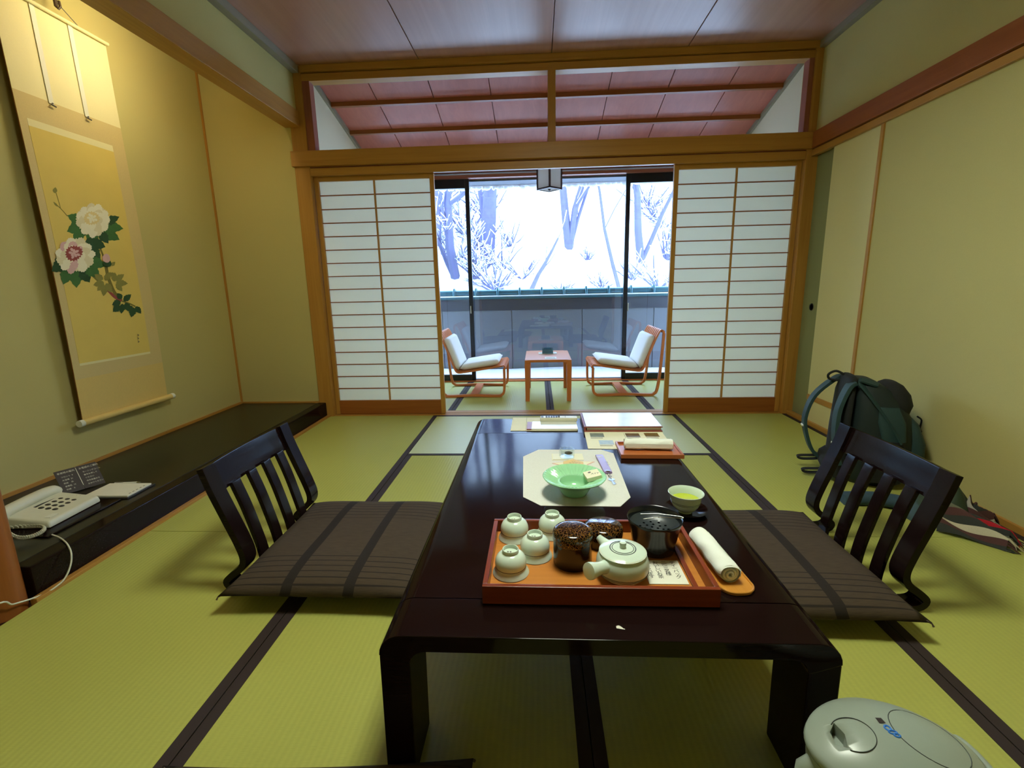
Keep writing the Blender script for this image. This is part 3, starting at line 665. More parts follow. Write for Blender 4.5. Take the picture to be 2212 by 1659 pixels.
# ================================================================== LEGLESS CHAIRS AND CUSHIONS
def plaid():
    m, nt, b = newmat('brown_plaid_cloth'); L = nt.links.new
    tc = N(nt, 'ShaderNodeTexCoord'); sp = N(nt, 'ShaderNodeSeparateXYZ'); L(tc.outputs['Object'], sp.inputs[0])
    def math_(op, a, bv=None, c=None):
        n = N(nt, 'ShaderNodeMath', operation=op)
        for i, q in enumerate((a, bv, c)):
            if q is None: continue
            if isinstance(q, (int, float)): n.inputs[i].default_value = q
            else: L(q, n.inputs[i])
        return n.outputs[0]
    x, y = sp.outputs[0], sp.outputs[1]
    band = None
    for c in (-0.11, 0.09):
        d = math_('ABSOLUTE', math_('SUBTRACT', x, c)); g = math_('LESS_THAN', d, 0.017)
        band = g if band is None else math_('MAXIMUM', band, g)
    fr = math_('FRACT', math_('MULTIPLY', y, 1/0.027)); ln_ = math_('LESS_THAN', fr, 0.17)
    reg = math_('GREATER_THAN', math_('ABSOLUTE', math_('ADD', y, 0.02)), 0.13)
    ln_ = math_('MULTIPLY', ln_, reg)
    dark = math_('MAXIMUM', math_('MULTIPLY', band, 0.85), math_('MULTIPLY', ln_, 0.8))
    nz = N(nt, 'ShaderNodeTexNoise', i_Scale=1.0, i_Detail=3.0); mp = N(nt, 'ShaderNodeMapping'); mp.inputs['Scale'].default_value = (30, 700, 30)
    L(tc.outputs['Object'], mp.inputs[0]); L(mp.outputs[0], nz.inputs['Vector'])
    m1 = N(nt, 'ShaderNodeMix', data_type='RGBA'); m1.inputs[6].default_value = lin((54, 45, 38)); m1.inputs[7].default_value = lin((88, 74, 58)); L(nz.outputs['Fac'], m1.inputs[0])
    m2 = N(nt, 'ShaderNodeMix', data_type='RGBA'); m2.inputs[7].default_value = lin((36, 31, 30)); L(m1.outputs[2], m2.inputs[6]); L(dark, m2.inputs[0])
    L(m2.outputs[2], b.inputs['Base Color']); b.inputs['Roughness'].default_value = 0.9; b.inputs['Specular IOR Level'].default_value = 0.2
    return m
M['plaid'] = plaid()
def pillow(w, d, hgt, n=22):
    """square cushion, thick in the middle and pinched to a seam and pointed corners at the rim"""
    b = B()
    for sgn in (1, -1):
        def fn(u, v, sgn=sgn):
            x, y = 2*u-1, 2*v-1
            e = max(0, (1-abs(x)**4))*max(0, (1-abs(y)**4)); t = e**0.45
            k = 1-0.035*(1-abs(y)**2)*abs(x)**6; k2 = 1-0.035*(1-abs(x)**2)*abs(y)**6
            wob = 0.05*math.sin(5*x+2*y)*math.cos(4*y-x)
            return (x*w/2*k, y*d/2*k2, sgn*hgt/2*t*(1+wob)*(1 if sgn > 0 else 0.9))
        g = B().grid(n, n, fn)
        if sgn < 0: g.f = [tuple(reversed(q)) for q in g.f]
        b.add(g.v, g.f)
    return b
def weld(o, d=1e-5):
    bm = bmesh.new(); bm.from_mesh(o.data); bmesh.ops.remove_doubles(bm, verts=bm.verts, dist=d); bmesh.ops.recalc_face_normals(bm, faces=bm.faces); bm.to_mesh(o.data); bm.free(); return o
def zabuton(loc, rotz, label, group='plaid floor cushions'):
    t = thing('floor_cushion', label, 'cushion', loc, rotz, group)
    weld(pillow(0.64, 0.655, 0.085).build('cover', 'plaid', t, smooth=80))
    for sx in (-1, 1):
        for sy in (-1, 1): B().tube([(sx*0.310, sy*0.318, 0.0), (sx*0.319, sy*0.327, -0.003), (sx*0.322, sy*0.330, -0.010)], [0.003, 0.0022, 0.003], 6).build('corner_tassel', 'cushion_core', t)
    return t
def zaisu(cx, cy, s, label, shift, yaw):
    """legless chair; s=+1 faces +x (sits on the left of the table)"""
    t = thing('legless_chair', label, 'chair', (cx, cy, 0), yaw, 'dark legless chairs at the low table')
    P = [(-0.100, 0.440), (-0.078, 0.365), (-0.043, 0.265), (-0.013, 0.180), (0.0, 0.125), (-0.012, 0.090), (-0.050, 0.060), (-0.070, 0.036), (-0.050, 0.014), (0.01, 0.011), (0.10, 0.011)]
    sp = [Vector((s*x, 0, z)) for x, z in smoothpath([(x, z, 0) for x, z in P], 4) for x, z in [(x, z)]] if False else [Vector((s*q.x, 0, q.y)) for q in smoothpath([(x, z, 0) for x, z in P], 4)]
    H = 0.236
    for sy in (-1, 1):
        B().bar([q+Vector((0, sy*(H-0.0), 0)) for q in sp], (0, 1, 0), 0.030, 0.011).build('side_post', 'lacquer_chair', t, bevel=0.004)
    top = [Vector((s*x, 0, z)) for x, z in ((-0.101, 0.438), (-0.092, 0.405), (-0.081, 0.372), (-0.071, 0.342))]
    b = B(); n = 12; v = []; m = len(top)
    for j in range(n+1):
        yy = -H+0.025+(2*H-0.05)*j/n; bow = -s*0.012*(1-(2*j/n-1)**2)
        for q in top: v.append((q.x+bow, yy, q.z))
        for q in reversed(top): v.append((q.x+bow-s*0.020, yy, q.z-0.006))
    m2 = 2*m
    f = [(j*m2+i, j*m2+(i+1) % m2, (j+1)*m2+(i+1) % m2, (j+1)*m2+i) for j in range(n) for i in range(m2)]+[tuple(range(m2)), tuple(n*m2+i for i in reversed(range(m2)))]
    b.add(v, f).build('top_rail', 'lacquer_chair', t, bevel=0.004)
    sl = [Vector((s*q.x, 0, q.y)) for q in smoothpath([(-0.066, 0.352, 0), (-0.038, 0.265, 0), (-0.016, 0.180, 0), (0.000, 0.110, 0), (0.008, 0.055, 0), (0.010, 0.012, 0)], 4)]
    for k in range(4):
        yy = -0.144+k*0.096
        B().bar([q+Vector((-s*0.008, yy, 0)) for q in sl], (0, 1, 0), 0.0235, 0.0075).build('back_slat', 'lacquer_chair', t, bevel=0.003)
    B().box((s*0.0, -H+0.032, 0.004), (s*0.50, H, 0.022)).build('seat_board', 'lacquer_chair', t, bevel=0.006)
    return t
zaisu(-1.095, -1.968, 1, 'dark slatted legless chair on the alcove side of the low table', 0, 0)
zaisu(0.984, -2.013, -1, 'dark slatted legless chair beside the backpack and the wall', 0, 0)
zabuton((-0.795, -2.018, 0.066), 0.0, 'brown plaid floor cushion on the legless chair on the alcove side')
zabuton((0.645, -2.082, 0.066), 0.0, 'brown plaid floor cushion on the legless chair beside the backpack')
zabuton((-0.55, -3.16, 0.042), 0.06, 'brown plaid floor cushion lying on the tatami without a chair')
# ================================================================== PORCH FURNITURE
def lounge(s, label):
    cx = 0.02-0.04 if s < 0 else 0.0
    t = thing('lounge_chair', label, 'chair', (s*0.69-0.02, 0.87, 0), 0, 'bentwood lounge chairs at the porch windows')
    X = lambda x: s*(x-0.69)
    def side(y):
        P = [(1.010, 0.565), (1.000, 0.38), (0.985, 0.17), (0.968, 0.055), (0.945, 0.022), (0.90, 0.011), (0.69, 0.018), (0.47, 0.011), (0.425, 0.022), (0.403, 0.055), (0.398, 0.15), (0.398, 0.262)]
        return [Vector((X(q.x), y, q.y)) for q in smoothpath([(a, b, 0) for a, b in P], 4)]
    for y in (-0.25, 0.25): B().bar(side(y), (0, 1, 0), 0.014, 0.011).build('side_frame', 'chair_x', t, bevel=0.004)
    B().bar([(X(0.68), -0.25, 0.020), (X(0.68), 0.25, 0.020)], (1, 0, 0), 0.036, 0.010).build('stretcher', 'chair_y', t, bevel=0.003)
    SH = smoothpath([(0.388, 0.262, 0), (0.398, 0.286, 0), (0.43, 0.284, 0), (0.60, 0.256, 0), (0.76, 0.232, 0), (0.815, 0.228, 0), (0.845, 0.252, 0), (0.885, 0.36, 0), (0.935, 0.49, 0), (0.972, 0.572, 0), (0.990, 0.588, 0), (1.012, 0.575, 0)], 4)
    path = [Vector((X(q.x), 0, q.y)) for q in SH]
    slat = None; nsl = 9
    for k in range(nsl):
        yy = -0.232+0.464*k/(nsl-1)
        if slat is None: slat = B().bar(path, (0, 1, 0), 0.021, 0.006).build('seat_slat', 'chair_x', t, (0, yy, 0), bevel=0.002)
        else: share(slat, (0, yy, 0), t)
    for x, z in ((0.392, 0.268), (1.004, 0.574)): B().tube([(X(x), -0.262, z), (X(x), 0.262, z)], 0.012, 10).build('cross_rail', 'chair_y', t, smooth=50)
    def cush(name, a, c, thick):
        a, c = Vector((X(a[0]), 0, a[1])), Vector((X(c[0]), 0, c[1])); d = (c-a); L = d.length; d.normalize(); nrm = Vector((-d.z*s, 0, abs(d.x)))
        if nrm.z < 0: nrm = -nrm
        g = B(); n = 14
        for sg in (1, -1):
            def fn(u, v, sg=sg):
                x, y = 2*u-1, 2*v-1; e = ((1-abs(x)**10)*(1-abs(y)**10))**0.42 if abs(x) < 1 and abs(y) < 1 else 0
                off = thick/2*(1+sg*e)
                return tuple(a+d*(L*u)+Vector((0, y*0.232, 0))+nrm*off)
            q = B().grid(n, n, fn)
            if sg < 0: q.f = [tuple(reversed(z)) for z in q.f]
            g.add(q.v, q.f)
        weld(g.build(name, 'cushion_white', t, smooth=80))
    cush('seat_cushion', (0.438, 0.291), (0.800, 0.238), 0.058)
    cush('back_cushion', (0.852, 0.240), (0.958, 0.530), 0.066)
    return t
lounge(-1, 'bentwood lounge chair with white cushions beside the porch table, back to the alcove side')
lounge(1, 'bentwood lounge chair with white cushions beside the porch table, back to the closet side')
pt = thing('side_table', 'small orange wooden side table between the two lounge chairs', 'table', (-0.025, 0.73, 0))
c, a, b2 = 0.042, 0.200, 0.295
bx((-a, -b2, 0.345), (a, b2, 0.368)).build('x', 'chair_x', pt) if False else B().prism([(-a+c, -b2), (a-c, -b2), (a, -b2+c), (a, b2-c), (a-c, b2), (-a+c, b2), (-a, b2-c), (-a, -b2+c)], 0.345, 0.368).build('table_top', 'chair_x', pt, bevel=0.003)
for sx in (-1, 1):
    for sy in (-1, 1):
        cxx, cyy = sx*(a-0.020), sy*(b2-0.020)
        l = B().hexa([(cxx-0.018, cyy-0.018, 0), (cxx+0.018, cyy-0.018, 0), (cxx+0.018, cyy+0.018, 0), (cxx-0.018, cyy+0.018, 0), (cxx-0.022, cyy-0.022, 0.33), (cxx+0.022, cyy-0.022, 0.33), (cxx+0.022, cyy+0.022, 0.33), (cxx-0.022, cyy+0.022, 0.33)]).build('leg', 'chair_z', pt, bevel=0.003)
        B().prism([(sx*(a-c-0.004), sy*b2), (sx*a, sy*(b2-c-0.004)), (sx*a, sy*b2)], 0.326, 0.366).build('corner_block', 'chair_x', l, bevel=0.002)
for s in (-1, 1): bx((s*(a-0.012), -b2+0.05, 0.31), (s*(a-0.03), b2-0.05, 0.345)).build('apron', 'chair_y', pt)
at = thing('glass_ashtray', 'square teal glass ashtray on a white mat on the orange side table', 'ashtray', (-0.022, 0.83, 0.3715))
bx((-0.05, -0.05, 0), (0.05, 0.05, 0.012)).build('base', 'teal_glass', at)
for s in (-1, 1):
    bx((s*0.05, -0.05, 0.012), (s*0.036, 0.05, 0.044)).build('side', 'teal_glass', at); bx((-0.036, s*0.05, 0.012), (0.036, s*0.036, 0.044)).build('side', 'teal_glass', at)
tag(bx((-0.085, -0.055, 0), (0.085, 0.055, 0.003)).build('paper_mat', 'paper', None, (-0.022, 0.83, 0.3682), bevel=0.001), 'white paper mat under the teal ashtray', 'mat')
cd = thing('printed_card', 'small white printed card at the edge of the orange side table', 'card', (0.0, 0.53, 0.3682))
bx((-0.05, -0.055, 0), (0.05, 0.055, 0.002)).build('sheet', 'paper', cd)
for k in range(4): bx((-0.038, -0.03+k*0.02, 0.002), (0.036, -0.027+k*0.02, 0.0024)).build('print_line', 'ink_soft', cd)
# ================================================================== THINGS ON THE LOW TABLE
RZ = lambda a: Matrix.Rotation(a, 4, 'Z'); TR = lambda x, y, z: Matrix.Translation((x, y, z))
# ---- tea tray
M['tray_red'] = wood('red_lacquered_wood', (140, 62, 30), (112, 44, 20), 'x', rough=0.25, spec=0.5)
M['tray_red_y'] = wood('red_lacquered_wood_y', (140, 62, 30), (112, 44, 20), 'y', rough=0.25, spec=0.5)
M['tray_floor'] = wood('orange_tray_floor', (206, 138, 62), (172, 100, 38), 'x', rough=0.3, spec=0.5)
TRX, TRY = 0.014, -2.583; a, b_ = 0.245, 0.148
ty = thing('tea_tray', 'rectangular red-brown wooden tea tray holding the teapot and cups', 'tray', (TRX, TRY, TZ+0.0005))
bx((-a+0.010, -b_+0.010, 0.002), (a-0.010, b_-0.010, 0.010)).build('tray_floor', 'tray_floor', ty)
for s in (-1, 1):
    bx((-a, s*b_, 0), (a, s*(b_-0.011), 0.042)).build('long_side', 'tray_red', ty, bevel=0.002); bx((s*a, -b_+0.011, 0), (s*(a-0.011), b_-0.011, 0.042)).build('short_side', 'tray_red_y', ty, bevel=0.002)
bx((a-0.040, -b_+0.012, 0.010), (a-0.030, b_-0.012, 0.018)).build('inner_ledge', 'tray_red_y', ty, bevel=0.001)
IZ = TZ+0.0105
# ---- upturned cups
CUP = [(0.0405, 0.0), (0.0420, 0.0015), (0.0412, 0.004), (0.0375, 0.010), (0.0352, 0.0145), (0.0345, 0.0175), (0.0358, 0.021), (0.0362, 0.027), (0.0350, 0.034), (0.0318, 0.0415), (0.0262, 0.0475), (0.0200, 0.0505), (0.0185, 0.051)]
def cup_inv(u, v, label):
    p = at_z(u, v, IZ) if v > 1 else Vector((u, v, IZ))
    t = thing('teacup', label, 'cup', (p.x, p.y, IZ), 0, 'celadon cups turned upside down on the tray')
    B().lathe([(0.0370, 0.001)]+CUP+[(0.0, 0.0512)], 40).build('bowl', 'celadon', t, smooth=50)
    B().lathe([(0.0188, 0.0495), (0.0190, 0.0580), (0.0182, 0.0595), (0.0168, 0.0595), (0.0160, 0.0580), (0.0156, 0.0505)], 32).build('foot_ring', 'celadon', t, smooth=50)
    B().lathe([(0.0344, 0.0165), (0.0354, 0.0176), (0.0350, 0.0188)], 40).build('glaze_line', 'celadon_ring', t, smooth=50)
    for k in range(2): bx((-0.008+k*0.006, -0.003, 0.0508), (-0.004+k*0.006, 0.002, 0.0514)).build('maker_mark', 'ink_soft', t)
cup_inv(-0.176, -2.630, 'upturned celadon cup in the tray corner, apart from the canister and nearest the long side')
cup_inv(-0.121, -2.560, 'upturned celadon cup touching the dark patterned canister side')
cup_inv(1112, 1160, 'upturned celadon cup in the tray corner beyond the other cups')
cup_inv(1193, 1152, 'upturned celadon cup half hidden behind the tall patterned canister')
# ---- tea canister and low box with gold crackle
def crackle():
    m, nt, b = newmat('dark_lacquer_gold_crackle'); L = nt.links.new
    tc = N(nt, 'ShaderNodeTexCoord'); vo = N(nt, 'ShaderNodeTexVoronoi', feature='DISTANCE_TO_EDGE', i_Scale=150.0); L(tc.outputs['Object'], vo.inputs['Vector'])
    nz = N(nt, 'ShaderNodeTexNoise', i_Scale=60.0, i_Detail=2.0); L(tc.outputs['Object'], nz.inputs['Vector'])
    mr = N(nt, 'ShaderNodeMapRange'); mr.inputs[1].default_value = 0.01; mr.inputs[2].default_value = 0.075; mr.inputs[3].default_value = 1; mr.inputs[4].default_value = 0; L(vo.outputs['Distance'], mr.inputs[0])
    mu = N(nt, 'ShaderNodeMath', operation='MULTIPLY'); L(mr.outputs[0], mu.inputs[0]); L(nz.outputs['Fac'], mu.inputs[1])
    mx = N(nt, 'ShaderNodeMix', data_type='RGBA'); mx.inputs[6].default_value = lin((20, 10, 7)); mx.inputs[7].default_value = lin((176, 120, 46)); L(mu.outputs[0], mx.inputs[0])
    L(mx.outputs[2], b.inputs['Base Color']); b.inputs['Roughness'].default_value = 0.12; b.inputs['Specular IOR Level'].default_value = 0.6
    return m
M['crackle'] = crackle()
M['canister_body'] = mat('dark_brown_canister', (24, 14, 10), 0.12, 0.3, 80, spec=0.6)
cn = thing('tea_canister', 'tall dark lacquered tea canister with gold crackle lid standing by the cups', 'canister', (-0.032, -2.586, IZ))
B().lathe([(0.044, 0), (0.0455, 0.003), (0.0455, 0.060)], 48).build('body', 'canister_body', cn, smooth=40)
B().lathe([(0.0465, 0.058), (0.0470, 0.060), (0.0470, 0.076), (0.0455, 0.082), (0.041, 0.0858), (0.034, 0.0868), (0.0, 0.0872)], 48).build('lid', 'crackle', cn, smooth=50)
lb = thing('lacquer_box', 'low round lacquered box with gold crackle lid behind the teapot', 'box', (0.052, -2.497, IZ))
B().lathe([(0.046, 0), (0.0475, 0.003), (0.0475, 0.028)], 48).build('body', 'canister_body', lb, smooth=40)
B().lathe([(0.0490, 0.026), (0.0492, 0.040), (0.0470, 0.047), (0.040, 0.051), (0.0, 0.0535)], 48).build('lid', 'crackle', lb, smooth=50)
# ---- teapot
tp = thing('teapot', 'round celadon teapot with side handle and lid knob on the tray', 'teapot', (0.075, -2.640, IZ))
B().lathe([(0.0, 0.002), (0.036, 0.0), (0.042, 0.003), (0.050, 0.010), (0.0570, 0.020), (0.0585, 0.030), (0.0575, 0.042), (0.0535, 0.053), (0.0480, 0.060), (0.0440, 0.0615), (0.043, 0.058)], 56).build('body', 'celadon', tp, smooth=50)
for z, r in ((0.0215, 0.0578), (0.0175, 0.0560)): B().lathe([(r-0.0006, z-0.0008), (r+0.0004, z), (r-0.0004, z+0.0008)], 56).build('glaze_line', 'celadon_ring', tp, smooth=50)
ld = B().lathe([(0.046, 0.0600), (0.0515, 0.0605), (0.0520, 0.0625), (0.0480, 0.0645), (0.034, 0.0685), (0.018, 0.0705), (0.0, 0.071)], 56).build('lid', 'celadon', tp, smooth=50)
B().lathe([(0.0072, 0.070), (0.0066, 0.074), (0.0078, 0.080), (0.0070, 0.083), (0.0, 0.0842)], 24).build('knob', 'celadon', ld, smooth=50)
for r, z in ((0.0500, 0.0632), (0.0285, 0.0698), (0.0235, 0.0703)): B().lathe([(r-0.0008, z-0.0004), (r, z+0.0007), (r+0.0008, z-0.0005)], 48).build('glaze_line', 'celadon_ring' if r < 0.04 else 'foot_ring', ld, smooth=50)
hd_ = Vector((-0.80, -0.60, 0.16)).normalized()
B().tube([Vector((0, 0, 0.034))+hd_*d for d in (0.050, 0.060, 0.072, 0.088, 0.098, 0.103, 0.104)], [0.0165, 0.0140, 0.0135, 0.0165, 0.0185, 0.0180, 0.0130], 24).build('handle', 'celadon', tp, smooth=50)
sd_ = Vector((-0.60, 0.74, 0.35)).normalized()
B().tube([Vector((0, 0, 0.036))+sd_*d for d in (0.046, 0.058, 0.070, 0.078)], [0.016, 0.012, 0.009, 0.0075], 20).build('spout', 'celadon', tp, smooth=50)
# ---- black waste-water pot with strainer
ks = thing('waste_water_pot', 'black pot with pierced strainer lid and wire handle on the tray', 'pot', (0.172, -2.523, IZ))
B().lathe([(0.0, 0.001), (0.046, 0.0), (0.050, 0.003), (0.054, 0.030), (0.059, 0.058), (0.064, 0.076), (0.0665, 0.082), (0.0655, 0.0845), (0.0625, 0.083), (0.0585, 0.070), (0.053, 0.040), (0.046, 0.012), (0.0, 0.010)], 56).build('body', 'black_glaze', ks, smooth=50)
M['strainer_grey'] = mat('dark_grey_strainer', (46, 54, 58), 0.35)
st = B().lathe([(0.0, 0.0512), (0.036, 0.0527), (0.050, 0.0587), (0.0580, 0.0692), (0.0585, 0.0700), (0.050, 0.060), (0.036, 0.0540), (0.0, 0.0525)], 48).build('strainer', 'strainer_grey', ks, smooth=50)
cs = B()
for r, n in ((0.010, 4), (0.022, 8), (0.034, 11)):
    for k in range(n):
        an = 2*PI*k/n+r*30; cs.lathe([(0.0034, 0.040), (0.0034, 0.070)], 10, (r*math.cos(an), r*math.sin(an), 0))
cut(st, cs)
B().tube([(-0.030, 0.018, 0.083), (0.010, 0.010, 0.088), (0.062, -0.006, 0.0885), (0.066, -0.010, 0.0875), (0.062, -0.014, 0.0885), (0.010, -0.008, 0.088), (-0.030, -0.010, 0.084)], 0.0010, 8).build('wire_handle', 'metal', ks, smooth=50)
# ---- instruction card
c4 = [at_z(u, v, IZ) for u, v in ((1397, 1253), (1491, 1258), (1472, 1218), (1404, 1218))]
ic = thing('instruction_card', 'small white card with brushed writing lying in the tray beside the teapot', 'card', (c4[0].x+0.002, c4[0].y-0.016, IZ+0.0005))
bx((0, 0, 0), (0.086, 0.092, 0.0012)).build('sheet', 'paper', ic, bevel=0.0003)
for k, tx in enumerate(('ティーバッグ', '二〜三名様', 'おいしいお茶', '淹れられます')):
    text('lettering', '\n'.join(tx), 0.0140, 'ink', ic, TR(0.071-k*0.0198, 0.077, 0.0016), 'CENTER', line=0.80)
# ---- towel on the oval wooden tray
M['tan_wood_y'] = wood('tan_wood', (214, 150, 62), (186, 120, 44), 'y', rough=0.3)
M['tan_wood_x'] = wood('tan_wood_x', (190, 110, 60), (160, 86, 44), 'x', rough=0.3)
ot = thing('oval_tray', 'narrow tan wooden oval tray under a rolled towel beside the tea tray', 'tray', (0.309, -2.578, TZ+0.0003), 0.085)
def oval(a, b, n=10):
    p = []
    for cx_, cy_, a0 in ((a-0.030, b-0.030, 0), (-a+0.030, b-0.030, PI/2), (-a+0.030, -b+0.030, PI), (a-0.030, -b+0.030, 1.5*PI)):
        for k in range(n+1): an = a0+PI/2*k/n; p.append((cx_+0.030*math.cos(an), cy_+0.030*math.sin(an)))
    return p
B().prism(oval(0.037, 0.113), 0, 0.005).build('base', 'tan_wood_y', ot, bevel=0.0012)
o1 = oval(0.037, 0.113)
B().tube([(x, y, 0.0062) for x, y in o1], 0.0022, 6, closed=True).build('rim', 'tan_wood_y', ot, smooth=60)
def towel(loc, rotz, L, r, label):
    t = thing('rolled_towel', label, 'towel', loc, rotz)
    n, m = 40, 26
    def fn(u, v):
        an = 2*PI*v; wob = 1+0.045*math.sin(an*3+u*9)+0.03*math.sin(u*21+an*2)
        e = 0.90+0.10*min(1, min(u, 1-u)*18)
        return ((u-0.5)*L, r*1.12*wob*e*math.cos(an), r+r*0.98*wob*e*math.sin(an))
    B().grid(n, m, fn).build('roll', 'towel', t, smooth=70)
    for s in (-1, 1):
        sp = [(s*(L/2-0.006+0.006*k/40), 1.0*(r*0.98-r*0.82*k/40)*math.cos(k*0.42), r+(r*0.92-r*0.78*k/40)*math.sin(k*0.42)) for k in range(41)]
        B().tube(sp, 0.0030, 6).build('rolled_end', 'towel', t, smooth=70)
        B().lathe([(r*0.95, 0), (r*0.5, 0.001), (0.0, 0.0015)], 20).rot(PI/2, 'y').move((s*(L/2-0.007), 0, r)).build('end_fold', 'towel', t, smooth=70)
    fl_ = B().grid(18, 3, lambda u, v: ((u-0.5)*L*0.96, -r*1.10+0.0*v-0.001, r*0.55+v*r*0.8)).build('loose_flap', 'towel', t, smooth=70)
    return t
towel((0.300, -2.568, TZ+0.0058), PI/2+0.085, 0.175, 0.0215, 'white rolled towel on the tan oval tray beside the tea tray')
# ---- cup of green tea on a saucer
CX, CY = 0.310, -2.318
sc_ = thing('saucer', 'dark lacquered saucer under the cup of green tea', 'saucer', (CX+0.006, CY+0.010, TZ+0.0003))
B().lathe([(0.0, 0.002), (0.026, 0.0), (0.028, 0.002), (0.046, 0.006), (0.060, 0.013), (0.0612, 0.0145), (0.058, 0.0145), (0.040, 0.0085), (0.0, 0.0075)], 48).build('dish', 'lacquer', sc_, smooth=50)
tc_ = thing('cup_of_tea', 'celadon cup filled with bright green tea on the dark saucer', 'cup', (CX, CY, TZ+0.0080))
B().lathe([(0.0, 0.001), (0.018, 0.0), (0.0195, 0.0), (0.0195, 0.005), (0.028, 0.010), (0.036, 0.020), (0.0405, 0.032), (0.0415, 0.040), (0.0455, 0.052), (0.0495, 0.0585), (0.0485, 0.0595), (0.0465, 0.0575), (0.0425, 0.050), (0.0395, 0.040), (0.034, 0.024), (0.0, 0.012)], 56).build('bowl', 'celadon', tc_, smooth=50)
B().lathe([(0.0, 0.0385), (0.0386, 0.0385), (0.0388, 0.0378)], 40).build('green_tea', 'tea', tc_, smooth=30)
for z, r in ((0.0305, 0.0400), (0.0345, 0.0411)): B().lathe([(r-0.0002, z-0.0007), (r+0.0008, z), (r+0.0002, z+0.0007)], 56).build('glaze_line', 'celadon_ring', tc_, smooth=50)
# ---- washi placemat
M['washi'] = mat('speckled_washi', (214, 213, 204), 0.85, 0.10, 180)
mp_ = [at_z(u, v, TZ) for u, v in ((1130, 987), (1163, 972), (1298, 972), (1325, 980), (1362, 1075), (1340, 1095), (1168, 1093), (1130, 1074))]
mc = sum(mp_, Vector())/8
pm = thing('paper_placemat', 'speckled grey handmade paper mat with cut corners under the green bowl', 'placemat', (mc.x, mc.y, TZ+0.0003))
B().prism([(q.x-mc.x, q.y-mc.y) for q in mp_], 0, 0.0012).build('sheet', 'washi', pm)
MZ = TZ+0.0017
# ---- mint bowl
mb = thing('mint_bowl', 'wide-brimmed mint green ceramic bowl with fluted brim on the paper mat', 'bowl', (0.002, -2.185, MZ))
ZB = 0.062
pr = [(0.0, 0.003), (0.036, 0.0), (0.040, 0.002), (0.046, 0.012), (0.055, 0.028), (0.066, 0.040), (0.098, ZB-0.006), (0.1005, ZB-0.002)]
inn = [(0.0985, ZB), (0.090, ZB-0.004), (0.075, ZB-0.011), (0.060, ZB-0.017), (0.050, ZB-0.0195), (0.0465, ZB-0.0185), (0.0445, ZB-0.021), (0.043, ZB-0.036), (0.034, ZB-0.048), (0.0, ZB-0.050)]
n = 160; v = []; f = []; full = pr+inn; m = len(full)
for k in range(n):
    an = 2*PI*k/n
    for j, (r, z) in enumerate(full):
        flu = 0.0022*math.cos(k*PI/2) if (len(pr) <= j < len(pr)+4 and r < 0.095) else 0
        v.append((r*math.cos(an), r*math.sin(an), z+flu))
for k in range(n):
    k2 = (k+1) % n
    for j in range(m-1): f.append((k*m+j, k2*m+j, k2*m+j+1, k*m+j+1))
bo = weld(B().add(v, f).build('bowl', 'mint', mb, smooth=60))
mbx = thing('matchbox', 'small cream matchbox with printed letters resting on the brim of the mint bowl', 'box', (0.062, -2.170, MZ+0.0445), 0.16)
q = bx((-0.024, -0.027, 0), (0.024, 0.027, 0.013)).build('box', 'paper_cream', mbx, bevel=0.0008)
rx = Matrix.Rotation(-0.20, 4, 'Y')
for o in (q,): o.matrix_local = TR(0.0, 0, 0.004) @ rx
B().lathe([(0.005, 0), (0.005, 0.0003)], 14, (0, 0, 0)).build('round_emblem', 'ink_soft', mbx).matrix_local = TR(0, 0, 0.004) @ rx @ TR(-0.006, 0.012, 0.0132)
text('lettering', 'AYT', 0.014, 'ink', mbx, TR(0, 0, 0.004) @ rx @ TR(-0.006, -0.006, 0.0134) @ RZ(-0.3))
# ---- glass with small cards, paper star, sweet packet
gj = at_z(1225, 990, MZ)
gl = thing('glass_ashtray_small', 'small clear glass dish standing on cream cards behind the mint bowl', 'dish', (gj.x, gj.y+0.01, MZ+0.003))
gl.name = 'glass_dish'
B().lathe([(0.0, 0.0), (0.026, 0.0), (0.030, 0.004), (0.030, 0.030), (0.027, 0.032), (0.024, 0.028), (0.023, 0.010), (0.0, 0.008)], 12).build('bowl', 'clear_glass', gl)
B().sphere((0.006, 0.002, 0.0145), (0.016, 0.010, 0.006), 12, 6).build('dark_sweet', 'ink', gl, smooth=60)
fd = thing('folded_card', 'cream folded card lying under the small glass dish', 'card', (gj.x+0.004, gj.y+0.012, MZ))
bx((-0.062, -0.034, 0), (0.058, 0.036, 0.0012)).build('sheet', 'paper_cream', fd)
bx((-0.058, -0.030, 0.0013), (0.002, 0.032, 0.0026)).build('fold', 'paper', fd)
ps = at_z(1240, 1002, MZ)
sr = thing('paper_star', 'pink-edged folded paper star tucked behind the mint bowl', 'paper', (ps.x, ps.y-0.005, MZ+0.0), 0.1)
M['pink_paper'] = mat('pink_paper', (222, 176, 160), 0.8)
star = [((0.085 if k % 2 == 0 else 0.052)*math.cos(PI/2+k*PI/5), (0.055 if k % 2 == 0 else 0.032)*math.sin(PI/2+k*PI/5)) for k in range(10)]
B().prism(star, 0, 0.0010).build('border', 'pink_paper', sr); B().prism([(x*0.9, y*0.9) for x, y in star], 0.001, 0.0016).build('sheet', 'paper_cream', sr)
M['gold_paper'] = mat('gold_beige_wrapper', (220, 186, 116), 0.5)
sw = thing('sweet_packet', 'golden beige printed sweet packet lying on the paper star', 'packet', (ps.x-0.002, ps.y-0.008, MZ+0.0022), -0.05)
B().prism([(-0.038, -0.030), (0.036, -0.030), (0.036, 0.016), (0.0, 0.042), (-0.038, 0.016)], 0, 0.004).build('wrapper', 'gold_paper', sw, bevel=0.001)
text('lettering', 'ゆうげつ', 0.011, 'ink_soft', sw, TR(-0.018, -0.004, 0.0045)); text('lettering', 'なみ', 0.008, 'ink_soft', sw, TR(-0.008, 0.010, 0.0045))
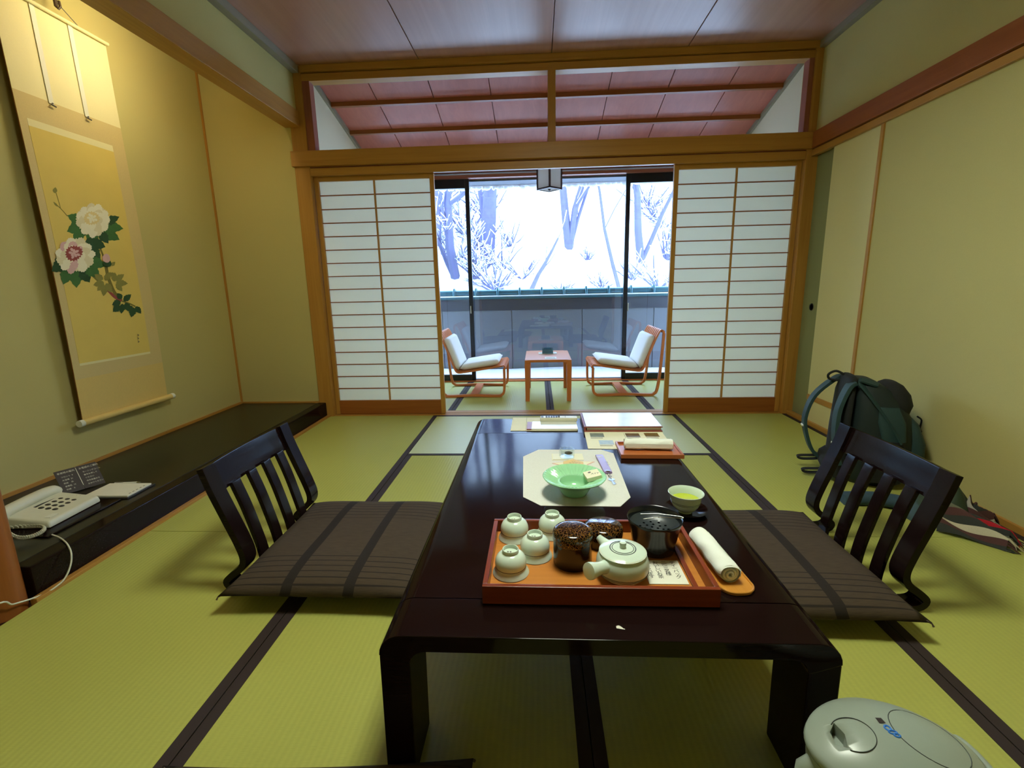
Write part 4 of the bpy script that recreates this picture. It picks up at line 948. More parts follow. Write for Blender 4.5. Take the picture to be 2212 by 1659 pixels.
# ---- room key with purple tag
k1, k2, k3 = at_z(1294, 986, MZ), at_z(1314, 1024, MZ), at_z(1332, 1053, MZ)
M['purple'] = mat('lilac_plastic', (150, 124, 170), 0.3)
kd = (k2-k1); kang = math.atan2(kd.y, kd.x)
ky = thing('room_key', 'room key on a chain with a long lilac tag on the paper mat', 'key', (k1.x, k1.y, MZ), kang)
L_ = kd.length
bx((0, -0.0145, 0), (L_, 0.0145, 0.009)).build('tag', 'purple', ky, bevel=0.003)
text('lettering', '菊の', 0.018, 'paper', ky, TR(L_*0.12, 0.008, 0.0094) @ RZ(-PI/2)); text('lettering', 'さくら', 0.013, 'ink', ky, TR(L_*0.45, 0.007, 0.0094) @ RZ(0))
B().lathe([(0.006, 0), (0.009, 0.0015), (0.006, 0.003)], 16, (L_-0.008, 0, 0.007)).build('eyelet', 'metal', ky, smooth=60)
for i in range(4):
    cx_ = L_+0.006+i*0.011
    B().tube([(cx_+0.008*math.cos(t*PI/6), 0.005*math.sin(t*PI/6)*(1 if i % 2 == 0 else 0.35), 0.003+0.003*math.sin(t*PI/6)*(i % 2)) for t in range(12)], 0.0013, 6, closed=True).build('chain_link', 'metal', ky, smooth=60)
kx = L_+0.048
B().lathe([(0.011, 0), (0.011, 0.002)], 16, (kx+0.006, 0, 0.001)).build('key_bow', 'metal', ky)
B().box((kx+0.014, -0.003, 0.001), (kx+0.048, 0.003, 0.003)).build('key_blade', 'metal', ky)
for i in range(3): bx((kx+0.026+i*0.007, 0.003, 0.001), (kx+0.030+i*0.007, 0.006+0.001*i, 0.003)).build('key_tooth', 'metal', ky)
# ---- oshibori on square tray
rt = thing('towel_tray', 'small rectangular red-brown tray with raised rim under a rolled towel', 'tray', (0.322, -1.797, TZ+0.0019), -0.02)
bx((-0.112, -0.072, 0.003), (0.112, 0.072, 0.008)).build('base', 'tan_wood_x', rt)
for s in (-1, 1):
    bx((-0.118, s*0.080, 0), (0.118, s*0.072, 0.016)).build('long_side', 'tan_wood_x', rt, bevel=0.001); bx((s*0.118, -0.072, 0), (s*0.111, 0.072, 0.016)).build('short_side', 'tan_wood_x', rt, bevel=0.001)
towel((0.322, -1.79, TZ+0.0103), -0.05, 0.185, 0.0215, 'white rolled towel on the rectangular red-brown tray by the photo leaflet')
# ---- photo leaflet, binder, folders, remote
lf = thing('photo_leaflet', 'cream folded leaflet printed with six small photographs near the binder', 'leaflet', (0.265, -1.640, TZ+0.0004), -0.03)
bx((-0.172, -0.125, 0), (0.172, 0.125, 0.0012)).build('sheet', 'paper_cream', lf)
bx((-0.0006, -0.124, 0.0012), (0.0006, 0.085, 0.0014)).build('fold_line', 'ink_soft', lf)
for i, (x, y, col) in enumerate([(-0.12, 0.055, (120, 130, 120)), (-0.09, -0.045, (150, 160, 140)), (0.035, 0.055, (110, 90, 64)), (0.055, -0.035, (130, 140, 150)), (0.118, 0.062, (120, 96, 50)), (0.135, -0.03, (150, 160, 170))]):
    M['photo%d' % i] = mat('printed_photo_%d' % i, col, 0.4, 0.5, 60)
    bx((x-0.030, y-0.028, 0.0012), (x+0.030, y+0.028, 0.0015)).build('printed_photo', 'photo%d' % i, lf)
    for k in range(2): bx((x-0.030, y-0.040-0.006*k, 0.0012), (x+0.022, y-0.037-0.006*k, 0.0014)).build('print_line', 'ink_soft', lf)
M['binder_red'] = mat('red_brown_leatherette', (138, 66, 52), 0.4)
M['binder_photo'] = mat('pale_landscape_print', (214, 216, 204), 0.18, 0.12, 14)
bd = thing('guest_binder', 'thick red-brown guest binder with a glossy pale picture cover', 'binder', (0.272, -1.420, TZ+0.0017), -0.012)
bx((-0.172, -0.118, 0), (0.172, 0.118, 0.006)).build('back_cover', 'binder_red', bd, bevel=0.001)
bx((-0.163, -0.110, 0.006), (0.166, 0.110, 0.020)).build('page_block', 'paper', bd)
bx((-0.172, -0.118, 0.020), (0.172, 0.118, 0.0245)).build('front_cover', 'binder_red', bd, bevel=0.001)
bx((-0.176, -0.118, 0.0), (-0.168, 0.118, 0.0245)).build('spine', 'binder_red', bd, bevel=0.001)
bx((-0.166, -0.114, 0.0245), (0.169, 0.115, 0.0258)).build('picture_sleeve', 'binder_photo', bd)
f1 = thing('paper_folder', 'pale cream paper folder under the remote control', 'folder', (-0.085, -1.405, TZ+0.0004), 0.0)
bx((-0.155, -0.108, 0), (0.150, 0.112, 0.002)).build('sheet', 'paper_cream', f1, bevel=0.0005)
bx((-0.085, -0.107, 0.002), (-0.084, 0.111, 0.0024)).build('crease', 'ink_soft', f1)
f2 = thing('magazine', 'white booklet with a red spine edge lying on the cream folder', 'booklet', (-0.035, -1.445, TZ+0.0026), -0.01)
bx((-0.130, -0.062, 0), (-0.108, 0.055, 0.005)).build('red_spine', 'binder_red', f2); bx((-0.108, -0.064, 0), (0.105, 0.056, 0.006)).build('pages', 'paper', f2, bevel=0.0005)
bx((-0.106, -0.062, 0.006), (0.104, 0.054, 0.0066)).build('cover', 'binder_photo', f2)
rm = thing('remote_control', 'long pale remote control with dark buttons lying on the folders', 'remote', (-0.012, -1.372, TZ+0.0094), -0.01)
bx((-0.090, -0.022, 0), (0.088, 0.022, 0.018)).build('case', 'offwhite', rm, bevel=0.004)
bx((-0.086, -0.010, 0.018), (-0.074, 0.012, 0.0192)).build('power_button', 'dark_plastic', rm)
for i in range(6):
    for j in range(3): bx((-0.064+i*0.012, -0.013+j*0.010, 0.018), (-0.055+i*0.012, -0.006+j*0.010, 0.0198)).build('button', 'dark_plastic' if i < 5 else 'ink_soft', rm)
bx((0.030, -0.012, 0.018), (0.032, 0.014, 0.0188)).build('print_line', 'ink_soft', rm)
tag(B().grid(6, 3, lambda u, v: (u*0.016, v*0.006-0.003*u, 0.0008+0.0022*math.sin(u*5)*v)).build('small_white_piece', 'paper', None, (0.038, -2.797, TZ+0.0004), smooth=60), 'tiny white curled piece near the end of the dark table', 'scrap')  # small white wavy sheet lying on the table end
# ================================================================== ALCOVE: SCROLL
SX = -2.452
M['silk_cream'] = mat('cream_silk', (232, 222, 172), 0.8, 0.04, 200)
M['silk_tan'] = mat('tan_brocade', (210, 188, 130), 0.75, 0.10, 260)
M['silk_gold'] = mat('gold_beige_silk', (218, 190, 116), 0.75, 0.06, 120)
M['painting_gold'] = mat('gold_painting_silk', (222, 196, 104), 0.8, 0.08, 6)
M['scroll_back'] = mat('brown_scroll_backing', (150, 92, 44), 0.8)
M['petal_white'] = mat('white_petal_paint', (238, 232, 206), 0.8, 0.05); M['petal_cream'] = mat('cream_petal_paint', (226, 206, 146), 0.8, 0.1)
M['petal_red'] = mat('deep_red_paint', (150, 70, 66), 0.8, 0.2); M['petal_pink'] = mat('pink_petal_paint', (216, 176, 176), 0.8, 0.1)
M['leaf_green'] = mat('leaf_green_paint', (62, 108, 54), 0.8, 0.2); M['leaf_dark'] = mat('dark_leaf_paint', (40, 76, 44), 0.8, 0.2); M['leaf_pale'] = mat('olive_leaf_paint', (136, 132, 66), 0.8, 0.15); M['stem_olive'] = mat('olive_stem_paint', (120, 112, 50), 0.8)
sy0, sy1 = -1.372, -0.800
zb_, zt_ = 0.352, 2.335
hs = thing('hanging_scroll', 'tall hanging scroll with two white peonies painted on gold silk in the alcove', 'scroll', (SX, (sy0+sy1)/2, zb_))
yc = (sy0+sy1)/2; hwid = (sy1-sy0)/2
def sheet(name, material, ya, yb, za, zb2, x0, x1, parent=hs):   # a slab in scroll-local coordinates, gently bowed
    n = 14
    bow = lambda z: 0.010*math.sin(max(0, min(1, z/(zt_-zb_)))*PI*1.5)
    b = B()
    for j in range(n+1):
        z = za+(zb2-za)*j/n; k = bow(z)
        b.v += [(x0+k, ya, z), (x0+k, yb, z), (x1+k, yb, z), (x1+k, ya, z)]
    for j in range(n):
        for i in range(4): b.f.append((j*4+i, j*4+(i+1) % 4, (j+1)*4+(i+1) % 4, (j+1)*4+i))
    b.f += [(0, 1, 2, 3), tuple(n*4+i for i in (3, 2, 1, 0))]
    return b.build(name, material, parent)
ZL = lambda z: z-zb_
sheet('backing', 'scroll_back', -hwid, hwid, 0, ZL(zt_), -0.004, 0)
sheet('top_panel', 'silk_cream', -hwid, hwid, ZL(1.912), ZL(zt_), 0, 0.0014)
sheet('brocade_mount', 'silk_tan', -hwid, hwid, ZL(0.573), ZL(1.912), 0, 0.0014)
sheet('bottom_panel', 'silk_gold', -hwid, hwid, ZL(0.352), ZL(0.573), 0, 0.0014)
pa0, pa1 = -1.335-yc, -0.882-yc
pn = sheet('painting', 'painting_gold', pa0, pa1, ZL(0.652), ZL(1.768), 0.0014, 0.0024)
sheet('pale_band', 'silk_cream', pa0, pa1, ZL(1.768), ZL(1.800), 0.0014, 0.0024); sheet('lower_band', 'silk_cream', pa0, pa1, ZL(0.640), ZL(0.652), 0.0014, 0.0022)
for u in (97, 170):
    q = at_x(u, 150, SX); yy = q.y-yc
    st_ = sheet('hanging_strip', 'paper', yy-0.012, yy+0.012, ZL(1.905), ZL(zt_), 0.004, 0.006)
    B().tube([(0.006, yy, ZL(1.906)), (0.010, yy-0.012, ZL(1.897)), (0.008, yy+0.012, ZL(1.894))], 0.004, 6).build('tassel', 'ink_soft', st_)
rd = B().tube([(0.012, -hwid-0.012, 0.0), (0.012, hwid+0.012, 0.0)], 0.017, 16).build('roller', 'silk_gold', hs, smooth=50)
for s in (-1, 1): B().tube([(0.012, s*(hwid+0.012), 0), (0.012, s*(hwid+0.034), 0)], 0.0175, 16).build('roller_end', 'white', rd, smooth=50)
B().tube([(0.004, -hwid, ZL(zt_)), (0.004, hwid, ZL(zt_))], 0.009, 10).build('top_rod', 'silk_cream', hs, smooth=50)
B().tube([(0.004, -0.12, ZL(zt_)+0.006), (0.004, 0.0, ZL(zt_)+0.075), (0.004, 0.12, ZL(zt_)+0.006)], 0.002, 6).build('hanging_cord', 'ink_soft', hs)
M['bamboo'] = mat('brown_bamboo', (84, 66, 46), 0.5)
hk = thing('scroll_hanger', 'slender dark bamboo hook holding up the hanging scroll', 'hook', (SX, yc, zt_+0.06))
B().tube([(0.012, 0, -0.02), (0.012, 0, 0.125)], 0.008, 8).build('rod', 'bamboo', hk); B().tube([(0.012, 0, -0.02), (0.020, 0.004, -0.03), (0.026, 0.008, -0.018), (0.024, 0.008, 0.006)], 0.006, 8).build('hook', 'bamboo', hk)
def pp(u, v): q = at_x(u, v, SX+0.012); return (q.y-yc, ZL(q.z))
def bowx(z): return 0.010*math.sin(max(0, min(1, z/(zt_-zb_)))*PI*1.5)
lay = [0]
def paint(name, pts, material):
    lay[0] += 1; e = 0.0025+0.00004*lay[0]
    n = len(pts); cy_, cz_ = sum(p[0] for p in pts)/n, sum(p[1] for p in pts)/n
    b = B(); b.add([(e+bowx(cz_), cy_, cz_)]+[(e+bowx(z), y, z) for y, z in pts], [(0, 1+i, 1+(i+1) % n) for i in range(n)])
    return b.build(name, material, pn)
def blob(name, u, v, ru, rv, material, teeth=0, amp=0.0, n=72, tilt=0.0, seed=1):
    r = random.Random(seed); ph = [r.uniform(0, 6.28) for _ in range(4)]
    P = []
    for k in range(n):
        a = 2*PI*k/n; m = 1+0.05*math.sin(2*a+ph[0])+0.04*math.sin(3*a+ph[1])+(amp*(1 if k % 2 else -1) if teeth else 0)
        x, y = ru*m*math.cos(a), rv*m*math.sin(a); P.append(pp(u+x*math.cos(tilt)-y*math.sin(tilt), v+x*math.sin(tilt)+y*math.cos(tilt)))
    return paint(name, P, material)
def leaf(u, v, L, w, ang, material):
    P = []; n = 9
    for k in range(n+1): t = k/n; P.append((t, math.sin(PI*t**0.8)*(1+0.22*(k % 2))))
    poly = [(t*L, h*w/2) for t, h in P]+[(t*L, -h*w/2) for t, h in reversed(P[1:-1])]
    c, s = math.cos(ang), math.sin(ang)
    return paint('painted_leaf', [pp(u+x*c-y*s, v+x*s+y*c) for x, y in poly], material)
def stem(pts, w, material='stem_olive'):
    P = smoothpath([(a, b, 0) for a, b in pts], 5); Lf, Rt = [], []
    for i, q in enumerate(P):
        t = (P[min(i+1, len(P)-1)]-P[max(i-1, 0)]).normalized(); nx, ny = -t.y*w/2, t.x*w/2
        Lf.append(pp(q.x+nx, q.y+ny)); Rt.append(pp(q.x-nx, q.y-ny))
    lay[0] += 1; e = 0.0025+0.00004*lay[0]; n = len(P)
    B().add([(e+bowx(z), y, z) for y, z in Lf+Rt], [(i, i+1, n+i+1, n+i) for i in range(n-1)]).build('painted_stem', material, pn)
stem([(200, 500), (214, 530), (226, 560)], 4); stem([(190, 585), (205, 600), (218, 612)], 5); stem([(228, 572), (234, 600), (246, 630), (262, 650)], 7); stem([(232, 625), (246, 640), (262, 650)], 6, 'petal_red')
stem([(147, 467), (134, 452), (119, 438)], 1.6); stem([(132, 449), (127, 430), (123, 416)], 1.4); stem([(262, 650), (280, 656), (292, 662)], 3)
leaf(120, 417, 13, 9, -1.4, 'leaf_pale'); leaf(126, 446, 14, 4, -2.3, 'leaf_pale')
for u, v, L, w, a in [(182, 485, 40, 26, 2.75), (186, 488, 42, 24, 2.3), (178, 478, 34, 20, -2.75), (205, 495, 36, 24, 1.9), (196, 500, 32, 22, 1.3), (222, 498, 42, 22, 0.5), (228, 488, 40, 20, 0.15), (226, 482, 36, 18, -0.4), (216, 500, 32, 18, 0.95)]: leaf(u, v, L, w, a, 'leaf_green' if w > 19 else 'leaf_dark')
for u, v, L, w, a in [(188, 515, 36, 26, 0.9), (196, 522, 34, 22, 0.35), (192, 535, 36, 24, 0.8), (150, 575, 42, 26, 1.9), (162, 580, 42, 26, 1.5), (140, 565, 36, 24, 2.5), (174, 580, 36, 24, 1.0), (184, 572, 40, 26, 0.7), (192, 562, 38, 22, 0.35), (134, 555, 24, 18, 2.2)]: leaf(u, v, L, w, a, 'leaf_green' if L > 37 else 'leaf_dark')
for u, v, L, w, a in [(224, 610, 24, 13, 2.9), (224, 612, 22, 12, 2.3), (226, 616, 24, 13, 1.7), (228, 612, 24, 13, 1.0), (226, 606, 22, 12, -1.0), (222, 604, 22, 12, -2.6), (248, 606, 24, 12, -0.6), (250, 610, 26, 12, 0.1), (246, 608, 20, 11, -1.5), (250, 612, 22, 11, 0.9), (236, 590, 18, 9, 0.5), (240, 574, 12, 7, -0.8)]: leaf(u, v, L, w, a, 'leaf_pale')
for u, v, L, w, a in [(266, 650, 22, 12, -0.7), (260, 652, 20, 14, 2.8), (258, 660, 20, 14, 2.4), (264, 656, 22, 12, 1.7), (270, 654, 22, 13, 1.1), (262, 646, 16, 11, -2.2), (288, 664, 22, 14, 1.8), (292, 662, 20, 11, 0.9), (286, 662, 14, 9, 2.6)]: leaf(u, v, L, w, a, 'leaf_dark')
M['petal_shade'] = mat('ivory_petal_paint', (224, 214, 178), 0.8, 0.06)
def peony(u, v, R_, mats, heart, seed):
    r = random.Random(seed)
    blob('peony_blossom', u, v, R_*0.92, R_*0.90, 'petal_shade', 1, 0.04, 80, seed=seed)
    for ring_, (f, n, sz) in enumerate(((0.66, 11, 0.36), (0.46, 9, 0.34), (0.28, 7, 0.28))):
        for k in range(n):
            a = 2*PI*k/n+ring_*0.4+r.uniform(-0.15, 0.15)
            blob('peony_petal', u+R_*f*math.cos(a), v+R_*f*math.sin(a)*0.97, R_*sz*r.uniform(0.9, 1.1), R_*sz*0.74, mats[(k+ring_) % len(mats)], 1, 0.05, 26, tilt=a, seed=seed*50+ring_*20+k)
    blob('peony_heart', u-R_*0.08, v-R_*0.12, R_*0.44, R_*0.40, heart[0], 1, 0.09, 36, seed=seed+1)
    for k in range(9):
        a = k*2.4; blob('peony_heart', u-R_*0.08+R_*0.26*math.sqrt(k/9)*math.cos(a), v-R_*0.12+R_*0.24*math.sqrt(k/9)*math.sin(a), R_*0.11, R_*0.07, heart[1], 1, 0.12, 14, tilt=a, seed=seed+9+k)
peony(201, 476, 37, ('petal_white', 'petal_white', 'petal_shade'), ('petal_cream', 'petal_white'), 3)
peony(161, 552, 41, ('petal_white', 'petal_shade', 'petal_white', 'petal_pink'), ('petal_red', 'petal_pink'), 8)
blob('bud_cup', 230, 569, 9, 8, 'leaf_dark', 0, 0, 20); blob('peony_bud', 228, 558, 8, 10, 'petal_pink', 0, 0, 20)
for k, (u, v) in enumerate(((297, 724), (297, 731), (298, 738))): stem([(u-1.5, v-2), (u+1.5, v), (u-1, v+2)], 1.2, 'ink_soft')
# ================================================================== ALCOVE: TELEPHONE AND DESK THINGS
PZ = 0.1125
tb_ = tag(bx((-0.165, -0.16, 0), (0.155, 0.16, 0.006)).build('telephone_board', 'lacquer', None, (-2.09, -1.93, PZ), bevel=0.002), 'flat dark board under the white telephone on the alcove platform', 'board')
ph = thing('telephone', 'white push-button telephone with coiled cord on the alcove platform', 'telephone', (-2.098, -1.915, PZ+0.0063), 0.06)
bd_ = B().hexa([(-0.105, -0.125, 0), (0.105, -0.125, 0), (0.105, 0.115, 0), (-0.105, 0.115, 0), (-0.100, -0.120, 0.052), (0.100, -0.120, 0.026), (0.100, 0.110, 0.030), (-0.100, 0.110, 0.058)]).build('body', 'offwhite', ph, bevel=0.009)
slope = Matrix.Rotation(math.atan2(0.027, 0.2), 4, 'Y')
ptop = lambda x, y: 0.039-0.1345*x+0.0145*(y/0.115)*0.25
hs_ = B().tube(smoothpath([(-0.078, -0.120, 0.046), (-0.078, -0.105, 0.058), (-0.078, -0.05, 0.063), (-0.078, 0.05, 0.066), (-0.078, 0.095, 0.062), (-0.078, 0.110, 0.050)], 4), [(0.022, 0.026)]*21, 12).build('handset', 'offwhite', ph, smooth=60)
for i in range(4):
    for j in range(3): B().sphere((-0.012+j*0.027, -0.028+i*0.028, ptop(-0.012+j*0.027, 0)+0.001), (0.0115, 0.0095, 0.0045), 10, 6).build('push_button', 'dark_plastic', ph, smooth=60)
for i in range(3): B().sphere((0.008+i*0.015, 0.092, ptop(0.01+i*0.015, 0)+0.002), (0.004, 0.003, 0.003), 8, 5).build('small_button', 'dark_plastic', ph)
bx((-0.040, -0.030, ptop(-0.036, 0)), (-0.030, 0.060, ptop(-0.036, 0)+0.003)).build('name_strip', 'dark_plastic', ph)
bx((0.02, -0.095, ptop(0.045, 0)-0.003), (0.085, -0.060, ptop(0.055, 0)+0.0005)).build('label_window', 'white', ph).matrix_local = Matrix()
hx = []
for k in range(260):
    t = k/259; a = t*42*2*PI
    c_ = Vector((-0.078+0.20*math.sin(t*PI)**0.8*(1 if t < 1 else 1), -0.135-0.045*math.sin(t*PI*2)-0.05*math.sin(t*PI), 0.012+0.02*(1-t)**4))
    hx.append(c_+Vector((0.006*math.cos(a), 0, 0.006*math.sin(a))))
B().tube(hx, 0.0022, 5).build('coiled_cord', 'offwhite', ph, smooth=60)
cb = [at_z(112, 1155, PZ+0.014), at_z(126, 1160, PZ+0.006), at_z(137, 1167, PZ+0.007), at_x(147, 1178, -1.797), at_x(154, 1196, -1.778), at_x(152, 1222, -1.768), at_x(138, 1252, -1.765), at_z(110, 1275, 0.010), at_x(78, 1290, -1.787), at_x(30, 1305, -1.787), at_x(-40, 1325, -1.785), Vector((-1.78, -2.9, 0.006)), Vector((-1.78, -3.6, 0.006))]
tag(B().tube(smoothpath(cb, 8), 0.0028, 8).build('telephone_cable', 'offwhite', None, smooth=60), 'thin white cable running from the telephone down over the platform edge to the floor', 'cable')
mm = thing('memo_pad', 'white memo pad on a dark holder beside the telephone', 'notepad', (-2.022, -1.684, PZ+0.0003), 0.02)
bx((-0.112, -0.080, 0), (0.108, 0.080, 0.006)).build('holder', 'dark_plastic', mm, bevel=0.001); bx((-0.100, -0.070, 0.006), (0.100, 0.066, 0.013)).build('paper_block', 'paper', mm, bevel=0.0006)
for k in range(5): bx((0.088, -0.05+k*0.02, 0.013), (0.092, -0.04+k*0.02, 0.0134)).build('print_mark', 'ink_soft', mm)
pn_ = thing('ballpoint_pen', 'white ballpoint pen lying along the edge of the memo pad', 'pen', (-2.06, -1.598, PZ+0.0055), 0.12)
B().tube([(-0.055, 0, 0), (0.045, 0, 0)], 0.0048, 10).build('barrel', 'white', pn_, smooth=50); B().tube([(0.045, 0, 0), (0.062, 0, 0)], [0.0042, 0.0012], 10).build('tip', 'metal', pn_, smooth=50); bx((-0.05, -0.0015, 0.004), (-0.015, 0.0015, 0.0075)).build('clip', 'metal', pn_)
A_, C_ = at_z(138, 1070, PZ), at_z(229, 1043, PZ); dv = C_-A_; ang = math.atan2(dv.y, dv.x); wd = dv.length
sg = thing('notice_stand', 'dark folded notice card with white lettering propped up behind the telephone', 'sign', (A_.x, A_.y, PZ+0.001), ang)
M['notice'] = mat('dark_purple_brown_card', (44, 34, 36), 0.5, 0.1)
LEAN = Matrix.Rotation(math.radians(52), 4, 'X')
for k in range(2):
    o = bx((k*wd/2, 0, 0), ((k+1)*wd/2-0.002, 0.118, 0.003)).build('card_leaf', 'notice', sg); o.matrix_local = LEAN
    text('lettering', ('非常時の案内', 'お電話のご案内')[k], 0.0105, 'paper', sg, LEAN @ TR((k+0.10)*wd/2, 0.100, 0.0035))
    for j in range(5): text('lettering', ('フロント  9', '大浴場  21', '売店    35', '食事処  12', '外線    0')[j] if k == 0 else ('モーニングコール', '番号を押して', 'ください', '市外局番から', 'おかけください')[j], 0.0085, 'paper', sg, LEAN @ TR((k+0.2)*wd/2, 0.080-j*0.016, 0.0035))
bx((wd/2-0.002, 0.02, 0.003), (wd/2, 0.112, 0.0036)).build('divider_line', 'paper', sg).matrix_local = LEAN
bx((0.02, 0.0, 0), (wd-0.02, 0.08, 0.003)).build('back_support', 'notice', sg).matrix_local = TR(0, 0.090, 0) @ Matrix.Rotation(math.radians(100), 4, 'X') @ TR(0, 0, 0)
# ================================================================== BACKPACK, JACKET, SCARF
bp = thing('backpack', 'dark teal hiking backpack leaning against the right wall', 'backpack', (1.545, -1.235, 0), -0.28)
def loft(secs, n=28, pw=3.0):
    b = B(); v = []; f = []
    for (z, x0, x1, hy, sh) in secs:
        cx_, hx_ = (x0+x1)/2, (x1-x0)/2
        for k in range(n):
            a = 2*PI*k/n; c, s = math.cos(a), math.sin(a)
            v.append((cx_+hx_*math.copysign(abs(c)**(2/pw), c), sh+hy*math.copysign(abs(s)**(2/pw), s), z))
    m = len(secs)
    for j in range(m-1):
        for k in range(n): f.append((j*n+k, j*n+(k+1) % n, (j+1)*n+(k+1) % n, (j+1)*n+k))
    f += [tuple(reversed(range(n))), tuple((m-1)*n+k for k in range(n))]
    return b.add(v, f)
loft([(0.0, -0.10, 0.12, 0.11, 0), (0.03, -0.125, 0.155, 0.135, 0), (0.12, -0.13, 0.165, 0.145, 0), (0.24, -0.125, 0.16, 0.148, 0.004), (0.34, -0.12, 0.14, 0.14, 0.0), (0.42, -0.115, 0.10, 0.125, 0), (0.47, -0.11, 0.05, 0.11, 0), (0.505, -0.10, -0.01, 0.09, 0), (0.515, -0.09, -0.03, 0.07, 0)]).build('main_body', 'teal_dark', bp, smooth=70)
loft([(0.01, -0.148, -0.115, 0.115, 0), (0.06, -0.158, -0.12, 0.13, 0), (0.25, -0.155, -0.115, 0.13, 0), (0.44, -0.150, -0.105, 0.115, 0), (0.515, -0.140, -0.095, 0.085, 0), (0.53, -0.130, -0.10, 0.06, 0)], 24).build('back_panel', 'blackfab', bp, smooth=60)
loft([(0.355, 0.0, 0.135, 0.105, 0), (0.40, -0.01, 0.145, 0.118, 0), (0.45, 0.0, 0.13, 0.110, 0), (0.49, 0.015, 0.10, 0.085, 0), (0.505, 0.035, 0.075, 0.05, 0)], 24, 2.4).build('top_lid', 'blackfab', bp, smooth=70)
loft([(0.05, 0.12, 0.19, 0.095, 0), (0.10, 0.12, 0.215, 0.112, 0), (0.22, 0.11, 0.21, 0.112, 0), (0.31, 0.10, 0.175, 0.098, 0), (0.345, 0.095, 0.14, 0.08, 0)], 24, 2.6).build('front_pocket', 'tealfab', bp, smooth=70)
loft([(0.035, -0.06, 0.10, 0.02, -0.140), (0.10, -0.065, 0.105, 0.026, -0.146), (0.20, -0.06, 0.10, 0.024, -0.146), (0.24, -0.05, 0.09, 0.016, -0.142)], 20, 2.6).build('side_pocket', 'blackfab', bp, smooth=70)
loft([(0.24, 0.005, 0.10, 0.010, -0.142), (0.33, -0.02, 0.09, 0.012, -0.140), (0.40, -0.02, 0.06, 0.012, -0.125)], 16, 2.6).build('side_panel', 'tealfab', bp, smooth=70)
B().bar(smoothpath([(-0.11, -0.075, 0.505), (-0.140, -0.085, 0.48), (-0.172, -0.095, 0.38), (-0.178, -0.10, 0.28), (-0.168, -0.105, 0.18), (-0.150, -0.11, 0.10)], 5), (0, 1, 0), [0.034]*26, 0.009).build('shoulder_strap', 'tealfab', bp, bevel=0.003)
B().bar(smoothpath([(-0.11, 0.075, 0.505), (-0.150, 0.085, 0.495), (-0.235, 0.09, 0.40), (-0.270, 0.085, 0.28), (-0.255, 0.08, 0.18), (-0.215, 0.08, 0.09), (-0.150, 0.085, 0.05)], 5), (0, 1, 0), [0.030]*31, 0.008).build('shoulder_strap', 'tealfab', bp, bevel=0.003)
B().bar(smoothpath([(-0.02, -0.085, 0.497), (-0.10, -0.092, 0.518), (-0.055, -0.118, 0.45), (0.03, -0.140, 0.33), (0.08, -0.150, 0.24)], 5), (0.4, 1, 0.3), 0.020, 0.004).build('compression_strap', 'tealfab', bp)
B().tube(smoothpath([(-0.125, 0.02, 0.520), (-0.165, 0.03, 0.540), (-0.195, 0.04, 0.520), (-0.185, 0.05, 0.495), (-0.145, 0.04, 0.490)], 5), 0.006, 8).build('haul_loop', 'blackfab', bp, smooth=60)
for y, z, x in ((-0.10, 0.20, -0.180), (0.082, 0.235, -0.278)): bx((x-0.004, y-0.020, z-0.004), (x+0.004, y+0.018, z+0.004)).build('strap_buckle', 'white', bp)
for y_, z0 in ((0.085, 0.085), (-0.035, 0.055)):
    B().bar(smoothpath([(-0.15, y_, z0), (-0.21, y_-0.01, z0-0.012), (-0.275, y_-0.02, z0-0.016), (-0.292, y_-0.022, z0-0.024), (-0.27, y_-0.02, z0-0.034), (-0.21, y_-0.015, z0-0.030), (-0.15, y_-0.01, z0-0.018)], 4), (0, 1, 0.2), 0.010, 0.0022).build('loose_strap', 'blackfab', bp)
loft([(0.03, -0.185, -0.125, 0.13, 0), (0.06, -0.20, -0.125, 0.135, 0), (0.10, -0.195, -0.12, 0.13, 0), (0.12, -0.17, -0.12, 0.12, 0)], 20, 2.6).build('hip_belt', 'blackfab', bp, smooth=60)
B().tube(smoothpath([(0.192, 0.02, 0.33), (0.215, 0.03, 0.31), (0.213, 0.03, 0.27), (0.222, 0.03, 0.25)], 4), 0.004, 6).build('zip_pull', 'blackfab', bp)
def cloth(c, rx, ry, h, seed, n=26, rotz=0.0):
    r = random.Random(seed); ph = [r.uniform(0, 6.28) for _ in range(6)]
    def fn(u, v):
        a = 2*PI*u; rr = v
        k = 1+0.16*math.sin(2*a+ph[0])+0.10*math.sin(3*a+ph[1])+0.06*math.sin(5*a+ph[2])
        x, y = rx*k*rr*math.cos(a), ry*k*rr*math.sin(a)
        z = h*(1-rr**2.4)*(0.8+0.25*math.sin(x*38+ph[3])*math.cos(y*30+ph[4]))+0.012*(1-rr)*math.sin(x*75+y*40+ph[5])
        return (x, y, max(0.003, z)) if rr < 0.999 else (x, y, 0.001)
    return B().grid(n*2, n//2, fn)
M['jacket_green'] = mat('dark_green_nylon', (44, 62, 44), 0.6, 0.15, 50); M['cloth_blue'] = mat('slate_blue_cloth', (46, 70, 84), 0.8, 0.15, 80); M['red_cloth'] = mat('red_cloth', (190, 22, 30), 0.8)
j1 = at_z(2040, 1108, 0.03)
jk = thing('jacket', 'crumpled dark green jacket with a slate blue sleeve on the tatami by the backpack', 'jacket', (j1.x, j1.y, 0.001), 0.0)
def joined(b, *a, **k): return weld(b.build(*a, **k), 1e-4)
joined(cloth((0, 0), 0.135, 0.105, 0.16, 4), 'crumpled_body', 'jacket_green', jk, smooth=70)
j2 = at_z(1890, 1082, 0.02)
